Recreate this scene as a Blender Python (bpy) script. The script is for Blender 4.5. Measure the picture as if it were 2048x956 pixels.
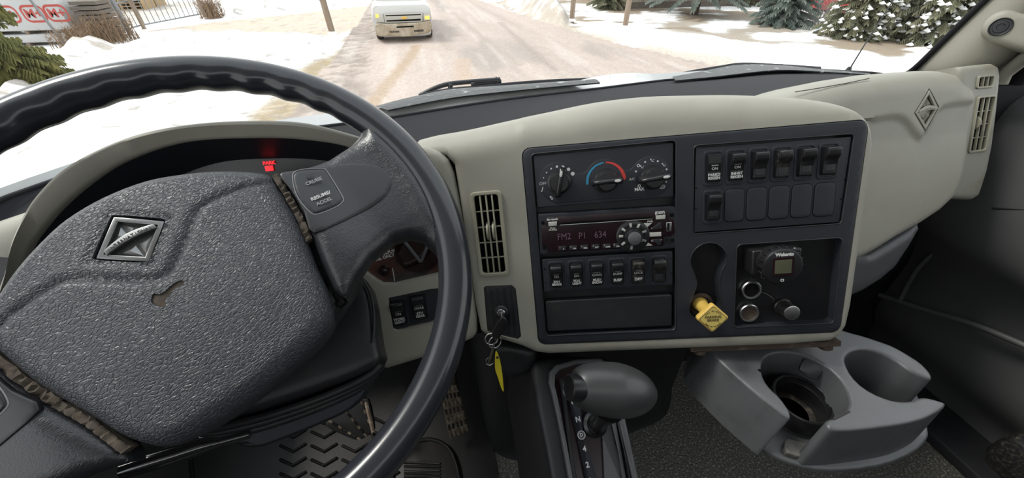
import bpy, bmesh, math, random
import numpy as np
from mathutils import Vector, Matrix
from mathutils.geometry import delaunay_2d_cdt
s, c, PI = math.sin, math.cos, math.pi
rad = math.radians
for o in list(bpy.data.objects): bpy.data.objects.remove(o)
SC = bpy.context.scene; COL = SC.collection
# ------------------------------------------------------------------ camera
FPX = 760.0; TH = rad(37.5); PS = rad(13); CAM = Vector((0, 0, 1.15))
R_ = Vector((c(PS), -s(PS), 0)); H_ = Vector((s(PS), c(PS), 0))
FW = H_*c(TH) - Vector((0, 0, s(TH))); UP = H_*s(TH) + Vector((0, 0, c(TH)))
cd = bpy.data.cameras.new('camera'); cam = bpy.data.objects.new('camera', cd); COL.objects.link(cam)
cam.matrix_world = Matrix((( R_.x, UP.x, -FW.x, CAM.x), (R_.y, UP.y, -FW.y, CAM.y), (R_.z, UP.z, -FW.z, CAM.z), (0, 0, 0, 1)))
cd.sensor_width = 36; cd.sensor_fit = 'HORIZONTAL'; cd.lens = 36*FPX/2048; cd.clip_start = .02; cd.clip_end = 500
SC.camera = cam
# ------------------------------------------------------------------ world, light, exposure
w = bpy.data.worlds.new('sky'); SC.world = w; w.use_nodes = True
nt = w.node_tree; nt.nodes.clear()
out = nt.nodes.new('ShaderNodeOutputWorld'); bg = nt.nodes.new('ShaderNodeBackground')
tc = nt.nodes.new('ShaderNodeTexCoord'); sp = nt.nodes.new('ShaderNodeSeparateXYZ'); rmp = nt.nodes.new('ShaderNodeValToRGB')
nt.links.new(tc.outputs['Generated'], sp.inputs[0]); nt.links.new(sp.outputs['Z'], rmp.inputs[0])
rmp.color_ramp.elements[0].position = 0; rmp.color_ramp.elements[0].color = (.98, .97, .95, 1)
rmp.color_ramp.elements[1].position = 1; rmp.color_ramp.elements[1].color = (.86, .93, 1.0, 1)
nt.links.new(rmp.outputs[0], bg.inputs[0]); nt.links.new(bg.outputs[0], out.inputs[0])
bg.inputs[1].default_value = 1.62
sd = bpy.data.lights.new('sun', 'SUN'); sd.energy = 2.4; sd.angle = rad(14); sd.color = (1, .95, .88)
so = bpy.data.objects.new('sun', sd); COL.objects.link(so)
so.rotation_euler = Vector((.55, -.30, -.8)).to_track_quat('-Z', 'Y').to_euler()
SC.view_settings.view_transform = 'Standard'; SC.view_settings.look = 'None'
SC.view_settings.gamma = 1; SC.view_settings.use_curve_mapping = False
SC.view_settings.exposure = 0.25

# ------------------------------------------------------------------ helpers
class Fr:
    """A frame standing in the cab: origin and three axes (z out of the surface)."""
    def __init__(f, o, x, y, z): f.o, f.x, f.y, f.z = Vector(o), Vector(x), Vector(y), Vector(z)
    @property
    def M(f): return Matrix(((f.x.x, f.y.x, f.z.x, f.o.x), (f.x.y, f.y.y, f.z.y, f.o.y), (f.x.z, f.y.z, f.z.z, f.o.z), (0, 0, 0, 1)))
    def at(f, x, y, z=0): return f.o + f.x*x + f.y*y + f.z*z
    def off(f, x, y, z=0): return Fr(f.at(x, y, z), f.x, f.y, f.z)
def ray(u, v): return R_*((u-1024)/FPX) + UP*((478-v)/FPX) + FW
def hit(u, v, o, n):
    d = ray(u, v); return CAM + d*((Vector(o)-CAM).dot(n)/d.dot(n))
def L(f, u, v, off=0.0):
    p = hit(u, v, f.at(0, 0, off), f.z) - f.o; return (p.dot(f.x), p.dot(f.y))
def LL(f, pts, off=0.0): return [L(f, u, v, off) for u, v in pts]
def mk(o, n, up):
    z = Vector(n).normalized(); y = Vector(up) - z*Vector(up).dot(z); y.normalize(); return Fr(o, y.cross(z), y, z)
WORLD = Fr((0, 0, 0), (1, 0, 0), (0, 1, 0), (0, 0, 1))
GZ = -1.45
def g(u, v, z=GZ): return hit(u, v, (0, 0, z), Vector((0, 0, 1)))

KA = .64
def mat(name, col, rough=.5, metal=0, spec=.5, bump=None, mott=None, coat=0, emit=None, aniso=None):
    """col linear; bump=(scale,strength,dist[,type]); mott=(scale, colour2, lo, hi)"""
    m = bpy.data.materials.new(name); m.use_nodes = True; t = m.node_tree; N = t.nodes; K = t.links
    if metal < .5 and name != 'snow':
        col = tuple(v*KA for v in col)
        if mott: mott = (mott[0], tuple(v*KA for v in mott[1])) + tuple(mott[2:])
    b = N['Principled BSDF']; b.inputs['Base Color'].default_value = (*col, 1)
    b.inputs['Roughness'].default_value = rough; b.inputs['Metallic'].default_value = metal
    b.inputs['Specular IOR Level'].default_value = spec; b.inputs['Coat Weight'].default_value = coat
    if emit: b.inputs['Emission Color'].default_value = (*emit[0], 1); b.inputs['Emission Strength'].default_value = emit[1]
    co = N.new('ShaderNodeTexCoord')
    if mott:
        n = N.new('ShaderNodeTexNoise'); n.inputs['Scale'].default_value = mott[0]; n.inputs['Detail'].default_value = 6
        n.inputs['Roughness'].default_value = .62
        r = N.new('ShaderNodeValToRGB'); r.color_ramp.elements[0].position = mott[2]; r.color_ramp.elements[1].position = mott[3]
        r.color_ramp.elements[0].color = (*col, 1); r.color_ramp.elements[1].color = (*mott[1], 1)
        K.new(co.outputs['Object'], n.inputs['Vector']); K.new(n.outputs['Fac'], r.inputs[0]); K.new(r.outputs[0], b.inputs['Base Color'])
        if len(mott) > 4:
            mp = N.new('ShaderNodeMapping'); mp.inputs['Scale'].default_value = mott[4]
            K.new(co.outputs['Object'], mp.inputs[0]); K.new(mp.outputs[0], n.inputs['Vector'])
    if bump:
        bs = bump if isinstance(bump[0], tuple) else (bump,)
        prev = None
        for q in bs:
            kind = q[3] if len(q) > 3 else 'noise'
            bn = N.new('ShaderNodeBump'); bn.inputs['Strength'].default_value = q[1]; bn.inputs['Distance'].default_value = q[2]
            if kind == 'noise':
                n = N.new('ShaderNodeTexNoise'); n.inputs['Scale'].default_value = q[0]; n.inputs['Detail'].default_value = 3; ov = n.outputs['Fac']
            elif kind == 'crackle':
                n = N.new('ShaderNodeTexVoronoi'); n.feature = 'DISTANCE_TO_EDGE'; n.inputs['Scale'].default_value = q[0]
                rr = N.new('ShaderNodeMapRange'); rr.inputs[1].default_value = 0; rr.inputs[2].default_value = .16
                K.new(n.outputs['Distance'], rr.inputs[0]); ov = rr.outputs[0]
            if kind == 'crackle' or len(q) > 4:
                mp = N.new('ShaderNodeMapping'); mp.inputs['Scale'].default_value = q[4] if len(q) > 4 else (1, 1, 1)
                mp.inputs['Rotation'].default_value = q[5] if len(q) > 5 else (0, 0, 0)
                wn = N.new('ShaderNodeTexNoise'); wn.inputs['Scale'].default_value = q[0]*.25; wn.inputs['Detail'].default_value = 2
                ad = N.new('ShaderNodeMixRGB'); ad.blend_type = 'ADD'; ad.inputs[0].default_value = .9/q[0] if kind == 'crackle' else 0
                K.new(co.outputs['Object'], wn.inputs['Vector']); K.new(co.outputs['Object'], ad.inputs[1]); K.new(wn.outputs['Color'], ad.inputs[2])
                ad.inputs[0].default_value = min(1, 2.2/q[0])
                K.new(ad.outputs[0], mp.inputs[0]); K.new(mp.outputs[0], n.inputs['Vector'])
            else: K.new(co.outputs['Object'], n.inputs['Vector'])
            K.new(ov, bn.inputs['Height'])
            if prev: K.new(prev.outputs[0], bn.inputs['Normal'])
            prev = bn
        K.new(prev.outputs[0], b.inputs['Normal'])
    return m
def mesh(name, vs, fs, m, par=None, smooth=None, world=False):
    if world and par is not None:
        inv = par.matrix_world.inverted(); vs = [inv @ Vector(v) for v in vs]
    me = bpy.data.meshes.new(name); me.from_pydata([tuple(v) for v in vs], [], fs); me.update()
    return link(name, me, m, par, smooth)
def link(name, me, m, par=None, smooth=None):
    if isinstance(m, (list, tuple)):
        for q in m: me.materials.append(q)
    elif m: me.materials.append(m)
    if smooth:
        bm = bmesh.new(); bm.from_mesh(me); 
        for f in bm.faces: f.smooth = True
        a = rad(smooth)
        for e in bm.edges:
            if len(e.link_faces) == 2 and e.calc_face_angle(0) > a: e.smooth = False
        bm.to_mesh(me); bm.free()
    o = bpy.data.objects.new(name, me); COL.objects.link(o)
    if par is not None:
        o.parent = par
        depth = 0; q = par
        while q.parent is not None: q = q.parent
    return o
def bmo(name, bm, m, par=None, smooth=None, world=False):
    bmesh.ops.recalc_face_normals(bm, faces=bm.faces)
    if world and par is not None: bmesh.ops.transform(bm, matrix=par.matrix_world.inverted(), verts=bm.verts)
    me = bpy.data.meshes.new(name); bm.to_mesh(me); bm.free(); return link(name, me, m, par, smooth)
def tag(o, label, cat, group=None):
    o['label'] = label; o['category'] = cat
    if group: o['group'] = group
    return o
def struct(o, kind='structure'): o['kind'] = kind; return o
def thing(name, label, cat, fr=WORLD, group=None):
    o = bpy.data.objects.new(name, None); COL.objects.link(o); o.empty_display_size = .02
    o.matrix_world = fr.M if isinstance(fr, Fr) else Matrix.Translation(fr)
    bpy.context.view_layer.update() if False else None
    o.matrix_basis = fr.M if isinstance(fr, Fr) else Matrix.Translation(fr)
    return tag(o, label, cat, group)
def wm(o):      # world matrix without a depsgraph update
    M = o.matrix_basis.copy(); q = o.parent
    while q is not None: M = q.matrix_basis @ M; q = q.parent
    return M
def W2(par, vs):
    inv = wm(par).inverted(); return [inv @ Vector(v) for v in vs]
def wmesh(name, vs, fs, m, par=None, smooth=None):
    return mesh(name, W2(par, vs) if par is not None else vs, fs, m, par, smooth)
def wbm(name, bm, m, par=None, smooth=None):
    if par is not None: bmesh.ops.transform(bm, matrix=wm(par).inverted(), verts=bm.verts)
    return bmo(name, bm, m, par, smooth)
def frel(f, bm):
    bmesh.ops.transform(bm, matrix=f.M, verts=bm.verts); return bm
# --- 2D outlines
def rrect(x0, y0, x1, y1, r, n=5):
    r = min(r, (x1-x0)/2, (y1-y0)/2); P = []
    for cx, cy, a0 in ((x1-r, y1-r, 0), (x0+r, y1-r, 90), (x0+r, y0+r, 180), (x1-r, y0+r, 270)):
        for k in range(n+1): a = rad(a0+90*k/n); P.append((cx+r*c(a), cy+r*s(a)))
    return P
def circ(x, y, r, n=32, ry=None): return [(x+r*c(2*PI*k/n), y+(ry or r)*s(2*PI*k/n)) for k in range(n)]
def smoothp(P, it=2, closed=True):
    for _ in range(it):
        Q = []
        n = len(P)
        for i in range(n if closed else n-1):
            a, b = P[i], P[(i+1) % n]
            Q += [(a[0]*.75+b[0]*.25, a[1]*.75+b[1]*.25), (a[0]*.25+b[0]*.75, a[1]*.25+b[1]*.75)]
        if not closed: Q = [P[0]] + Q + [P[-1]]
        P = Q
    return P
def catmull(P, n=6, closed=False):
    out = []; m = len(P); D = len(P[0])
    for i in range(m if closed else m-1):
        p = [P[(i+k) % m] if closed else P[min(max(i+k, 0), m-1)] for k in (-1, 0, 1, 2)]
        for k in range(n):
            t = k/n
            out.append(tuple(.5*((2*p[1][d]) + (-p[0][d]+p[2][d])*t + (2*p[0][d]-5*p[1][d]+4*p[2][d]-p[3][d])*t*t + (-p[0][d]+3*p[1][d]-3*p[2][d]+p[3][d])*t**3) for d in range(D)))
    if not closed: out.append(tuple(P[-1]))
    return out
def area(P): return sum(P[i][0]*P[(i+1) % len(P)][1]-P[(i+1) % len(P)][0]*P[i][1] for i in range(len(P)))/2
def resample(P, d, closed=True):
    Q = []; n = len(P)
    for i in range(n if closed else n-1):
        a, b = P[i], P[(i+1) % n]; l = math.dist(a, b); k = max(1, int(math.ceil(l/d)))
        for j in range(k): Q.append((a[0]+(b[0]-a[0])*j/k, a[1]+(b[1]-a[1])*j/k))
    return Q
def segdist(X, P, closed=True):
    P = np.asarray(P, float); A = P; B = np.roll(P, -1, 0)
    if not closed: A = P[:-1]; B = P[1:]
    best = np.full(len(X), 1e9)
    for a, b in zip(A, B):
        d = b-a; l2 = d@d
        if l2 < 1e-16: continue
        t = np.clip(((X-a)@d)/l2, 0, 1); q = a+t[:, None]*d
        best = np.minimum(best, np.hypot(X[:, 0]-q[:, 0], X[:, 1]-q[:, 1]))
    return best
def inside(X, P):
    P = np.asarray(P, float); r = np.zeros(len(X), bool); n = len(P)
    for i in range(n):
        x1, y1 = P[i]; x2, y2 = P[(i+1) % n]
        if y1 == y2: continue
        m = ((y1 > X[:, 1]) != (y2 > X[:, 1])) & (X[:, 0] < (x2-x1)*(X[:, 1]-y1)/(y2-y1)+x1); r ^= m
    return r
def plate(name, loops, z, depth, bev, m, par, res=2, fr=None, smooth=35):
    """slab with holes and rounded edges; top face at z, going down by depth; local coords of par (or of frame fr in world)"""
    cu = bpy.data.curves.new('t', 'CURVE'); cu.dimensions = '2D'; cu.fill_mode = 'BOTH'
    for lp in loops:
        sp = cu.splines.new('POLY'); sp.points.add(len(lp)-1); sp.use_cyclic_u = True
        for i, (x, y) in enumerate(lp): sp.points[i].co = (x, y, 0, 1)
    cu.extrude = max(depth/2-bev, 1e-6); cu.bevel_depth = bev; cu.bevel_resolution = res; cu.offset = -bev
    o = bpy.data.objects.new('t', cu); COL.objects.link(o)
    dg = bpy.context.evaluated_depsgraph_get(); me = bpy.data.meshes.new_from_object(o.evaluated_get(dg))
    bpy.data.objects.remove(o)
    me.name = name; me.materials.clear()
    me.transform(Matrix.Translation((0, 0, z-depth/2)))
    if fr is not None:
        T = fr.M
        if par is not None: T = wm(par).inverted() @ T
        me.transform(T)
    bm = bmesh.new(); bm.from_mesh(me); bmesh.ops.remove_doubles(bm, verts=bm.verts, dist=2e-6)
    bmesh.ops.recalc_face_normals(bm, faces=bm.faces); bm.to_mesh(me); bm.free()
    return link(name, me, m, par, smooth)
def text(name, body, size, x, y, z, m, par, rot=0, al='CENTER', fr=None, th=.00015, sx=1.0, sp=1.0, bold=0):
    cu = bpy.data.curves.new('t', 'FONT'); cu.body = body; cu.size = size; cu.align_x = al; cu.align_y = 'CENTER'
    cu.extrude = th; cu.space_character = sp; cu.offset = bold; cu.resolution_u = 3; cu.space_line = .9
    o = bpy.data.objects.new('t', cu); COL.objects.link(o)
    dg = bpy.context.evaluated_depsgraph_get(); me = bpy.data.meshes.new_from_object(o.evaluated_get(dg))
    bpy.data.objects.remove(o); me.name = name; me.materials.clear()
    T = Matrix.Translation((x, y, z)) @ Matrix.Rotation(rot, 4, 'Z') @ Matrix.Diagonal((sx, 1, 1, 1))
    if fr is not None:
        T = fr.M @ T
        if par is not None: T = wm(par).inverted() @ T
    me.transform(T); return link(name, me, m, par)
def hf(name, outer, holes, step, H, m, par, rb=.004, skirt=.02, hskirt=.01, fr=None, smooth=40, taper=0, open_back=True, jit=0):
    """height-field panel cut to an outline: H(x,y,d) gives the height, edges rounded by rb, walls fall by skirt"""
    outer = resample(outer if area(outer) > 0 else outer[::-1], step*.8)
    holes = [resample(h if area(h) > 0 else h[::-1], step*.8) for h in holes]
    O = np.array(outer); lo, hi = O.min(0), O.max(0)
    gx, gy = np.meshgrid(np.arange(lo[0]+step/2, hi[0], step), np.arange(lo[1]+step/2, hi[1], step))
    gx[::2] += step*.5
    X = np.stack([gx.ravel(), gy.ravel()], 1)
    if jit: X = X + np.random.default_rng(1).uniform(-jit, jit, X.shape)*step
    X = X[inside(X, O)]; X = X[segdist(X, O) > step*.45]
    extra = []
    if rb > 0:      # rings that carry the rounded edge
        for fct in (.12, .35, .7):
            ring = []
            n = len(outer)
            for i in range(n):
                a, b = outer[i-1], outer[(i+1) % n]; tx, ty = b[0]-a[0], b[1]-a[1]; l = math.hypot(tx, ty) or 1
                ring.append((outer[i][0]-ty/l*rb*fct, outer[i][1]+tx/l*rb*fct))
            ring = np.array(ring); ok = inside(ring, O) & (segdist(ring, O) > rb*fct*.8)
            extra.append(ring[ok])
    for h in holes:
        k = ~inside(X, h); X = X[k]; X = X[segdist(X, h) > step*.45]
        extra = [e[(~inside(e, h)) & (segdist(e, h) > step*.3)] if len(e) else e for e in extra]
    if rb > 0 and extra:
        X = X[segdist(X, O) > rb*.9] if rb > step else X
        X = np.concatenate([X]+[e for e in extra if len(e)])
    P = [Vector(p) for p in outer]; E = [(i, (i+1) % len(outer)) for i in range(len(outer))]
    for h in holes:
        b0 = len(P); P += [Vector(p) for p in h]; E += [(b0+i, b0+(i+1) % len(h)) for i in range(len(h))]
    nb = len(P); P += [Vector(p) for p in X]
    vs, es, fs, ov, oe, of = delaunay_2d_cdt(P, E, [], 0, 1e-6)
    V = np.array([tuple(v) for v in vs]); ct = np.array([V[list(f)].mean(0) for f in fs])
    k = inside(ct, O)
    for h in holes: k &= ~inside(ct, h)
    fs = [f for f, kk in zip(fs, k) if kk]
    d = segdist(V, O)
    z = H(V[:, 0], V[:, 1], d)
    if rb > 0: q = np.clip(rb-d, 0, rb); z = z-(rb-np.sqrt(np.maximum(rb*rb-q*q, 0)))
    vv = [(V[i, 0], V[i, 1], z[i]) for i in range(len(V))]
    mp = {}
    for i, o_ in enumerate(ov):
        for j in o_: mp[j] = i
    ff = [tuple(f) for f in fs]
    def wall(ids, dep, cen=None, tp=0):
        base = len(vv)
        for i in ids:
            x, y, zz = vv[i]
            if cen: x, y = cen[0]+(x-cen[0])*(1-tp), cen[1]+(y-cen[1])*(1-tp)
            vv.append((x, y, zz-dep))
        n = len(ids)
        for i in range(n): ff.append((ids[i], ids[(i+1) % n], base+(i+1) % n, base+i))
    if skirt: wall([mp[i] for i in range(len(outer))], skirt, tuple(O.mean(0)), taper)
    b0 = len(outer)
    for h in holes:
        if hskirt: wall([mp[b0+i] for i in range(len(h))], hskirt)
        b0 += len(h)
    if fr is not None:
        vv = [fr.at(*v) for v in vv]
        if par is not None: vv = W2(par, vv)
    me = bpy.data.meshes.new(name); me.from_pydata([tuple(v) for v in vv], [], ff); me.update()
    bm = bmesh.new(); bm.from_mesh(me); 
    lv = [v for v in bm.verts if not v.link_faces]; bmesh.ops.delete(bm, geom=lv, context='VERTS')
    bmesh.ops.recalc_face_normals(bm, faces=bm.faces); bm.to_mesh(me); bm.free()
    return link(name, me, m, par, smooth)
def prism(name, prof, x0, x1, m, par, bev=0, axis='x', T=None, smooth=30, seg=2, world=False):
    """profile polygon extruded along x (profile in y,z)"""
    bm = bmesh.new(); n = len(prof)
    a = [bm.verts.new((x0, y, z)) for y, z in prof]; b = [bm.verts.new((x1, y, z)) for y, z in prof]
    bm.faces.new(a[::-1]); bm.faces.new(b)
    for i in range(n): bm.faces.new((a[i], a[(i+1) % n], b[(i+1) % n], b[i]))
    if bev: bmesh.ops.bevel(bm, geom=bm.edges[:], offset=bev, segments=seg, profile=.5, affect='EDGES', clamp_overlap=True)
    if T is not None: bmesh.ops.transform(bm, matrix=T, verts=bm.verts)
    if world: return wbm(name, bm, m, par, smooth)
    return bmo(name, bm, m, par, smooth)
def boxbm(bm, x0, y0, z0, x1, y1, z1, T=None):
    v = [bm.verts.new(p) for p in ((x0, y0, z0), (x1, y0, z0), (x1, y1, z0), (x0, y1, z0), (x0, y0, z1), (x1, y0, z1), (x1, y1, z1), (x0, y1, z1))]
    for f in ((3, 2, 1, 0), (4, 5, 6, 7), (0, 1, 5, 4), (1, 2, 6, 5), (2, 3, 7, 6), (3, 0, 4, 7)): bm.faces.new([v[i] for i in f])
    if T is not None: bmesh.ops.transform(bm, matrix=T, verts=v)
    return v
def box(name, a, b, m, par=None, bev=0, T=None, world=False, smooth=30):
    bm = bmesh.new(); boxbm(bm, min(a[0], b[0]), min(a[1], b[1]), min(a[2], b[2]), max(a[0], b[0]), max(a[1], b[1]), max(a[2], b[2]))
    if bev: bmesh.ops.bevel(bm, geom=bm.edges[:], offset=bev, segments=2, profile=.5, affect='EDGES', clamp_overlap=True)
    if T is not None: bmesh.ops.transform(bm, matrix=T, verts=bm.verts)
    if world: return wbm(name, bm, m, par, smooth if bev else None)
    return bmo(name, bm, m, par, smooth if bev else None)
def lathe(name, prof, m, par, T=Matrix(), n=32, smooth=35, world=False, caps=True):
    """prof = (radius, z) pairs around z"""
    vs, fs = [], []
    for r, z in prof:
        for k in range(n): a = 2*PI*k/n; vs.append((r*c(a), r*s(a), z))
    for i in range(len(prof)-1):
        for k in range(n): fs.append((i*n+k, i*n+(k+1) % n, (i+1)*n+(k+1) % n, (i+1)*n+k))
    if caps and prof[0][0] > 1e-6: fs.append(tuple(range(n))[::-1])
    if caps and prof[-1][0] > 1e-6: fs.append(tuple(range((len(prof)-1)*n, len(prof)*n)))
    vs = [T @ Vector(v) for v in vs]
    if world and par is not None: vs = W2(par, vs)
    me = bpy.data.meshes.new(name); me.from_pydata([tuple(v) for v in vs], [], fs)
    bm = bmesh.new(); bm.from_mesh(me); bmesh.ops.remove_doubles(bm, verts=bm.verts, dist=1e-7); bmesh.ops.recalc_face_normals(bm, faces=bm.faces); bm.to_mesh(me); bm.free()
    return link(name, me, m, par, smooth)
def tubemesh(pts, rs, n=12, caps=True, flat=1.0, upv=None):
    pts = [Vector(p) for p in pts]; vs, fs = [], []
    if not isinstance(rs, (list, tuple)): rs = [rs]*len(pts)
    prev = upv
    for i, p in enumerate(pts):
        t = (pts[min(i+1, len(pts)-1)]-pts[max(i-1, 0)]).normalized()
        a = prev if prev is not None else (Vector((0, 0, 1)) if abs(t.z) < .9 else Vector((1, 0, 0)))
        a = (a - t*a.dot(t)).normalized(); b = t.cross(a); prev = a
        for k in range(n): an = 2*PI*k/n; vs.append(p + a*(rs[i]*c(an)) + b*(rs[i]*flat*s(an)))
    for i in range(len(pts)-1):
        for k in range(n): fs.append((i*n+k, i*n+(k+1) % n, (i+1)*n+(k+1) % n, (i+1)*n+k))
    if caps: fs.append(tuple(range(n))[::-1]); fs.append(tuple(range((len(pts)-1)*n, len(pts)*n)))
    return vs, fs
def tube(name, pts, rs, m, par=None, n=12, world=True, flat=1.0, upv=None, smooth=50):
    vs, fs = tubemesh(pts, rs, n, True, flat, upv)
    return (wmesh if world else mesh)(name, vs, fs, m, par, smooth)
def loft(name, rows, m, par=None, closed=False, smooth=40, caps=False, world=True):
    n = len(rows[0]); vs = [Vector(p) for r in rows for p in r]; fs = []
    for i in range(len(rows)-1):
        for k in range(n if closed else n-1): fs.append((i*n+k, i*n+(k+1) % n, (i+1)*n+(k+1) % n, (i+1)*n+k))
    if caps: fs.append(tuple(range(n))[::-1]); fs.append(tuple(range((len(rows)-1)*n, len(rows)*n)))
    if world and par is not None: vs = W2(par, vs)
    me = bpy.data.meshes.new(name); me.from_pydata([tuple(v) for v in vs], [], fs)
    bm = bmesh.new(); bm.from_mesh(me); bmesh.ops.recalc_face_normals(bm, faces=bm.faces); bm.to_mesh(me); bm.free()
    return link(name, me, m, par, smooth)
def ss(a, b, x): t = np.clip((x-a)/(b-a), 0, 1); return t*t*(3-2*t)

# ------------------------------------------------------------------ materials
M = {}
M['grey'] = mat('warm_grey_plastic', (.43, .415, .35), .55, bump=(1400, .25, .0006), mott=(7, (.38, .36, .30), .45, .75))
M['grey_dirty'] = mat('stained_grey_plastic', (.43, .42, .355), .5, bump=(1400, .25, .0006), mott=(14, (.30, .24, .15), .55, .8))
M['grey_dark'] = mat('darker_grey_plastic', (.40, .385, .32), .55, bump=(1400, .25, .0006))  # slightly darker, even grey for pillar, handle foot and emblem
M['vent'] = mat('vent_grey_plastic', (.40, .385, .29), .45, bump=(900, .15, .0004))
M['black'] = mat('black_plastic', (.026, .027, .031), .40, spec=.4, bump=(1600, .18, .0004), mott=(30, (.045, .044, .043), .5, .8))
M['black2'] = mat('black_bezel_plastic', (.028, .031, .040), .5, spec=.32, bump=(1300, .22, .0005))
M['blacksat'] = mat('satin_black_plastic', (.018, .018, .020), .30, bump=(900, .05, .0002))
M['deep'] = mat('dark_void', (.006, .006, .006), .9, spec=.1)
M['dashtop'] = mat('black_dash_top', (.022, .022, .027), .75, spec=.25, bump=(900, .3, .0008))
M['under'] = mat('dark_carpet_trim', (.022, .023, .023), .6, bump=(500, .3, .001), mott=(5, (.032, .032, .030), .4, .8))
M['door'] = mat('charcoal_door_vinyl', (.13, .132, .135), .5, bump=(1100, .3, .0006), mott=(4, (.16, .16, .16), .4, .8))
M['leather'] = mat('cracked_black_leather', (.052, .056, .066), .38, bump=((330, .8, .0006, 'crackle', (.58, 1.3, 1), (0, 0, rad(-8))), (650, .35, .0003, 'crackle', (.6, 1.3, 1)), (45, .15, .002)))
M['rim'] = mat('worn_black_rim', (.030, .032, .039), .19, bump=((600, .06, .0003), (45, .10, .0006)), mott=(40, (.030, .030, .032), .55, .8))
M['spoke'] = mat('worn_spoke_vinyl', (.030, .031, .036), .30, bump=((420, .28, .0003, 'crackle', (.6, 1.3, 1), (0, 0, rad(20))), (50, .12, .0015)), mott=(40, (.05, .048, .045), .62, .8))
M['button'] = mat('worn_button_black', (.020, .021, .024), .38, bump=(500, .1, .0004), mott=(60, (.05, .05, .05), .62, .85))
M['gap'] = mat('dusty_brown_foam', (.11, .085, .062), .9, bump=(300, .5, .001), mott=(90, (.05, .04, .03), .4, .7))
M['chrome'] = mat('worn_chrome', (.50, .50, .50), .25, metal=1)
M['steel'] = mat('nickel_steel', (.72, .72, .70), .28, metal=1)
M['white'] = mat('white_print', (.75, .75, .74), .6)
M['whitedim'] = mat('faded_white_print_and_glint', (.34, .34, .35), .6)  # also colours the painted highlight line round the cruise switch
M['creamkey'] = mat('pale_button', (.62, .62, .57), .5)
M['blue'] = mat('blue_print', (.03, .30, .50), .5)
M['red'] = mat('red_print', (.72, .05, .04), .5)
M['yellow'] = mat('yellow_plastic', (.86, .57, .12), .42, mott=(60, (.72, .45, .10), .5, .8))
M['yellowp'] = mat('yellow_decal', (.78, .60, .16), .6)
M['yellowt'] = mat('yellow_tag', (.85, .72, .03), .5)
M['ink'] = mat('dark_print', (.10, .08, .03), .6)
M['radio'] = mat('radio_gloss', (.022, .010, .013), .22, spec=.35)
M['glassy'] = mat('dark_lens', (.020, .008, .008), .08, spec=.7)
M['lcd'] = mat('grey_green_lcd', (.115, .12, .075), .25)
M['lcdtxt'] = mat('dim_display_digits', (.10, .06, .08), .5, emit=((.25, .12, .20), .10))
M['redlamp_refl'] = mat('lit_red_lamp_and_reflection', (.6, .01, .01), .4, emit=((1, .02, .03), 1.1))  # lit lamp and lettering, also the lamp's reflection made as a glowing plate
M['rust'] = mat('rusty_brown', (.055, .035, .022), .8, bump=(300, .5, .001), mott=(60, (.15, .11, .08), .5, .75))
M['pedal'] = mat('dirty_pedal_rubber', (.17, .12, .075), .7, bump=(400, .6, .001), mott=(70, (.33, .29, .22), .45, .65))
M['rubber'] = mat('black_rubber_mat', (.012, .012, .012), .5, bump=(500, .4, .001), mott=(9, (.026, .024, .021), .45, .8))
M['floor'] = mat('speckled_rubber_floor', (.125, .121, .107), .40, bump=((170, 1.0, .004), (60, .3, .003)), mott=(190, (.60, .58, .50), .53, .66))
M['cup'] = mat('grey_black_cup_plastic', (.125, .128, .135), .36, bump=(1300, .2, .0005), mott=(18, (.085, .086, .088), .5, .8))
M['cupin'] = mat('dirty_cup_floor', (.022, .018, .015), .6, bump=(300, .4, .001), mott=(55, (.14, .12, .09), .54, .70))
M['knob'] = mat('shift_knob_vinyl', (.058, .059, .061), .36, bump=((260, .2, .0004), (70, .2, .001, 'noise', (3, .6, 1))))
M['decal'] = mat('brown_instrument_face', (.13, .045, .03), .18, coat=.3, mott=(16, (.030, .030, .030), .42, .62))
def paneglass(name, a):
    m = bpy.data.materials.new(name); m.use_nodes = True; t = m.node_tree; t.nodes.clear()
    o = t.nodes.new('ShaderNodeOutputMaterial'); tr = t.nodes.new('ShaderNodeBsdfTransparent'); gl = t.nodes.new('ShaderNodeBsdfGlossy')
    gl.inputs['Roughness'].default_value = .02; lw = t.nodes.new('ShaderNodeLayerWeight'); lw.inputs[0].default_value = .5
    pw = t.nodes.new('ShaderNodeMath'); pw.operation = 'POWER'; pw.inputs[1].default_value = 5; ma = t.nodes.new('ShaderNodeMath'); ma.operation = 'MULTIPLY_ADD'; ma.inputs[1].default_value = .55; ma.inputs[2].default_value = .025
    mx = t.nodes.new('ShaderNodeMixShader'); t.links.new(lw.outputs['Facing'], pw.inputs[0]); t.links.new(pw.outputs[0], ma.inputs[0])
    tr.inputs[0].default_value = a; t.links.new(ma.outputs[0], mx.inputs[0]); t.links.new(tr.outputs[0], mx.inputs[1]); t.links.new(gl.outputs[0], mx.inputs[2]); t.links.new(mx.outputs[0], o.inputs[0]); return m
M['pane'] = paneglass('window_glass', (.95, .97, .96, 1))

# ================================================================== frames of the cab
RC, GA = rad(25), rad(17)
pu = Vector((0, s(RC), c(RC))); pn0 = Vector((0, -c(RC), s(RC)))
ph = Vector((1, 0, 0))*c(GA) + pn0*s(GA); pn = ph.cross(pu)
P = Fr(CAM + ray(1215, 465)*.53, ph, pu, pn)                     # centre panel, turned to the driver
Q = Fr((0.02, .445, .82), (1, 0, 0), pu, pn0)                    # instrument cluster
n_ = Vector((.12622816, -.56163986, .81769623)); wx = Vector((.83153942, .50938711, .22151064))
WH = Fr((-.21722963, .30724935, .91261241), wx, n_.cross(wx), n_)  # steering wheel, turned left
D = Fr((.88, .50, .92), (1, 0, 0), pu, pn0)                      # passenger side of the dash
FLOOR = 0.0
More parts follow.
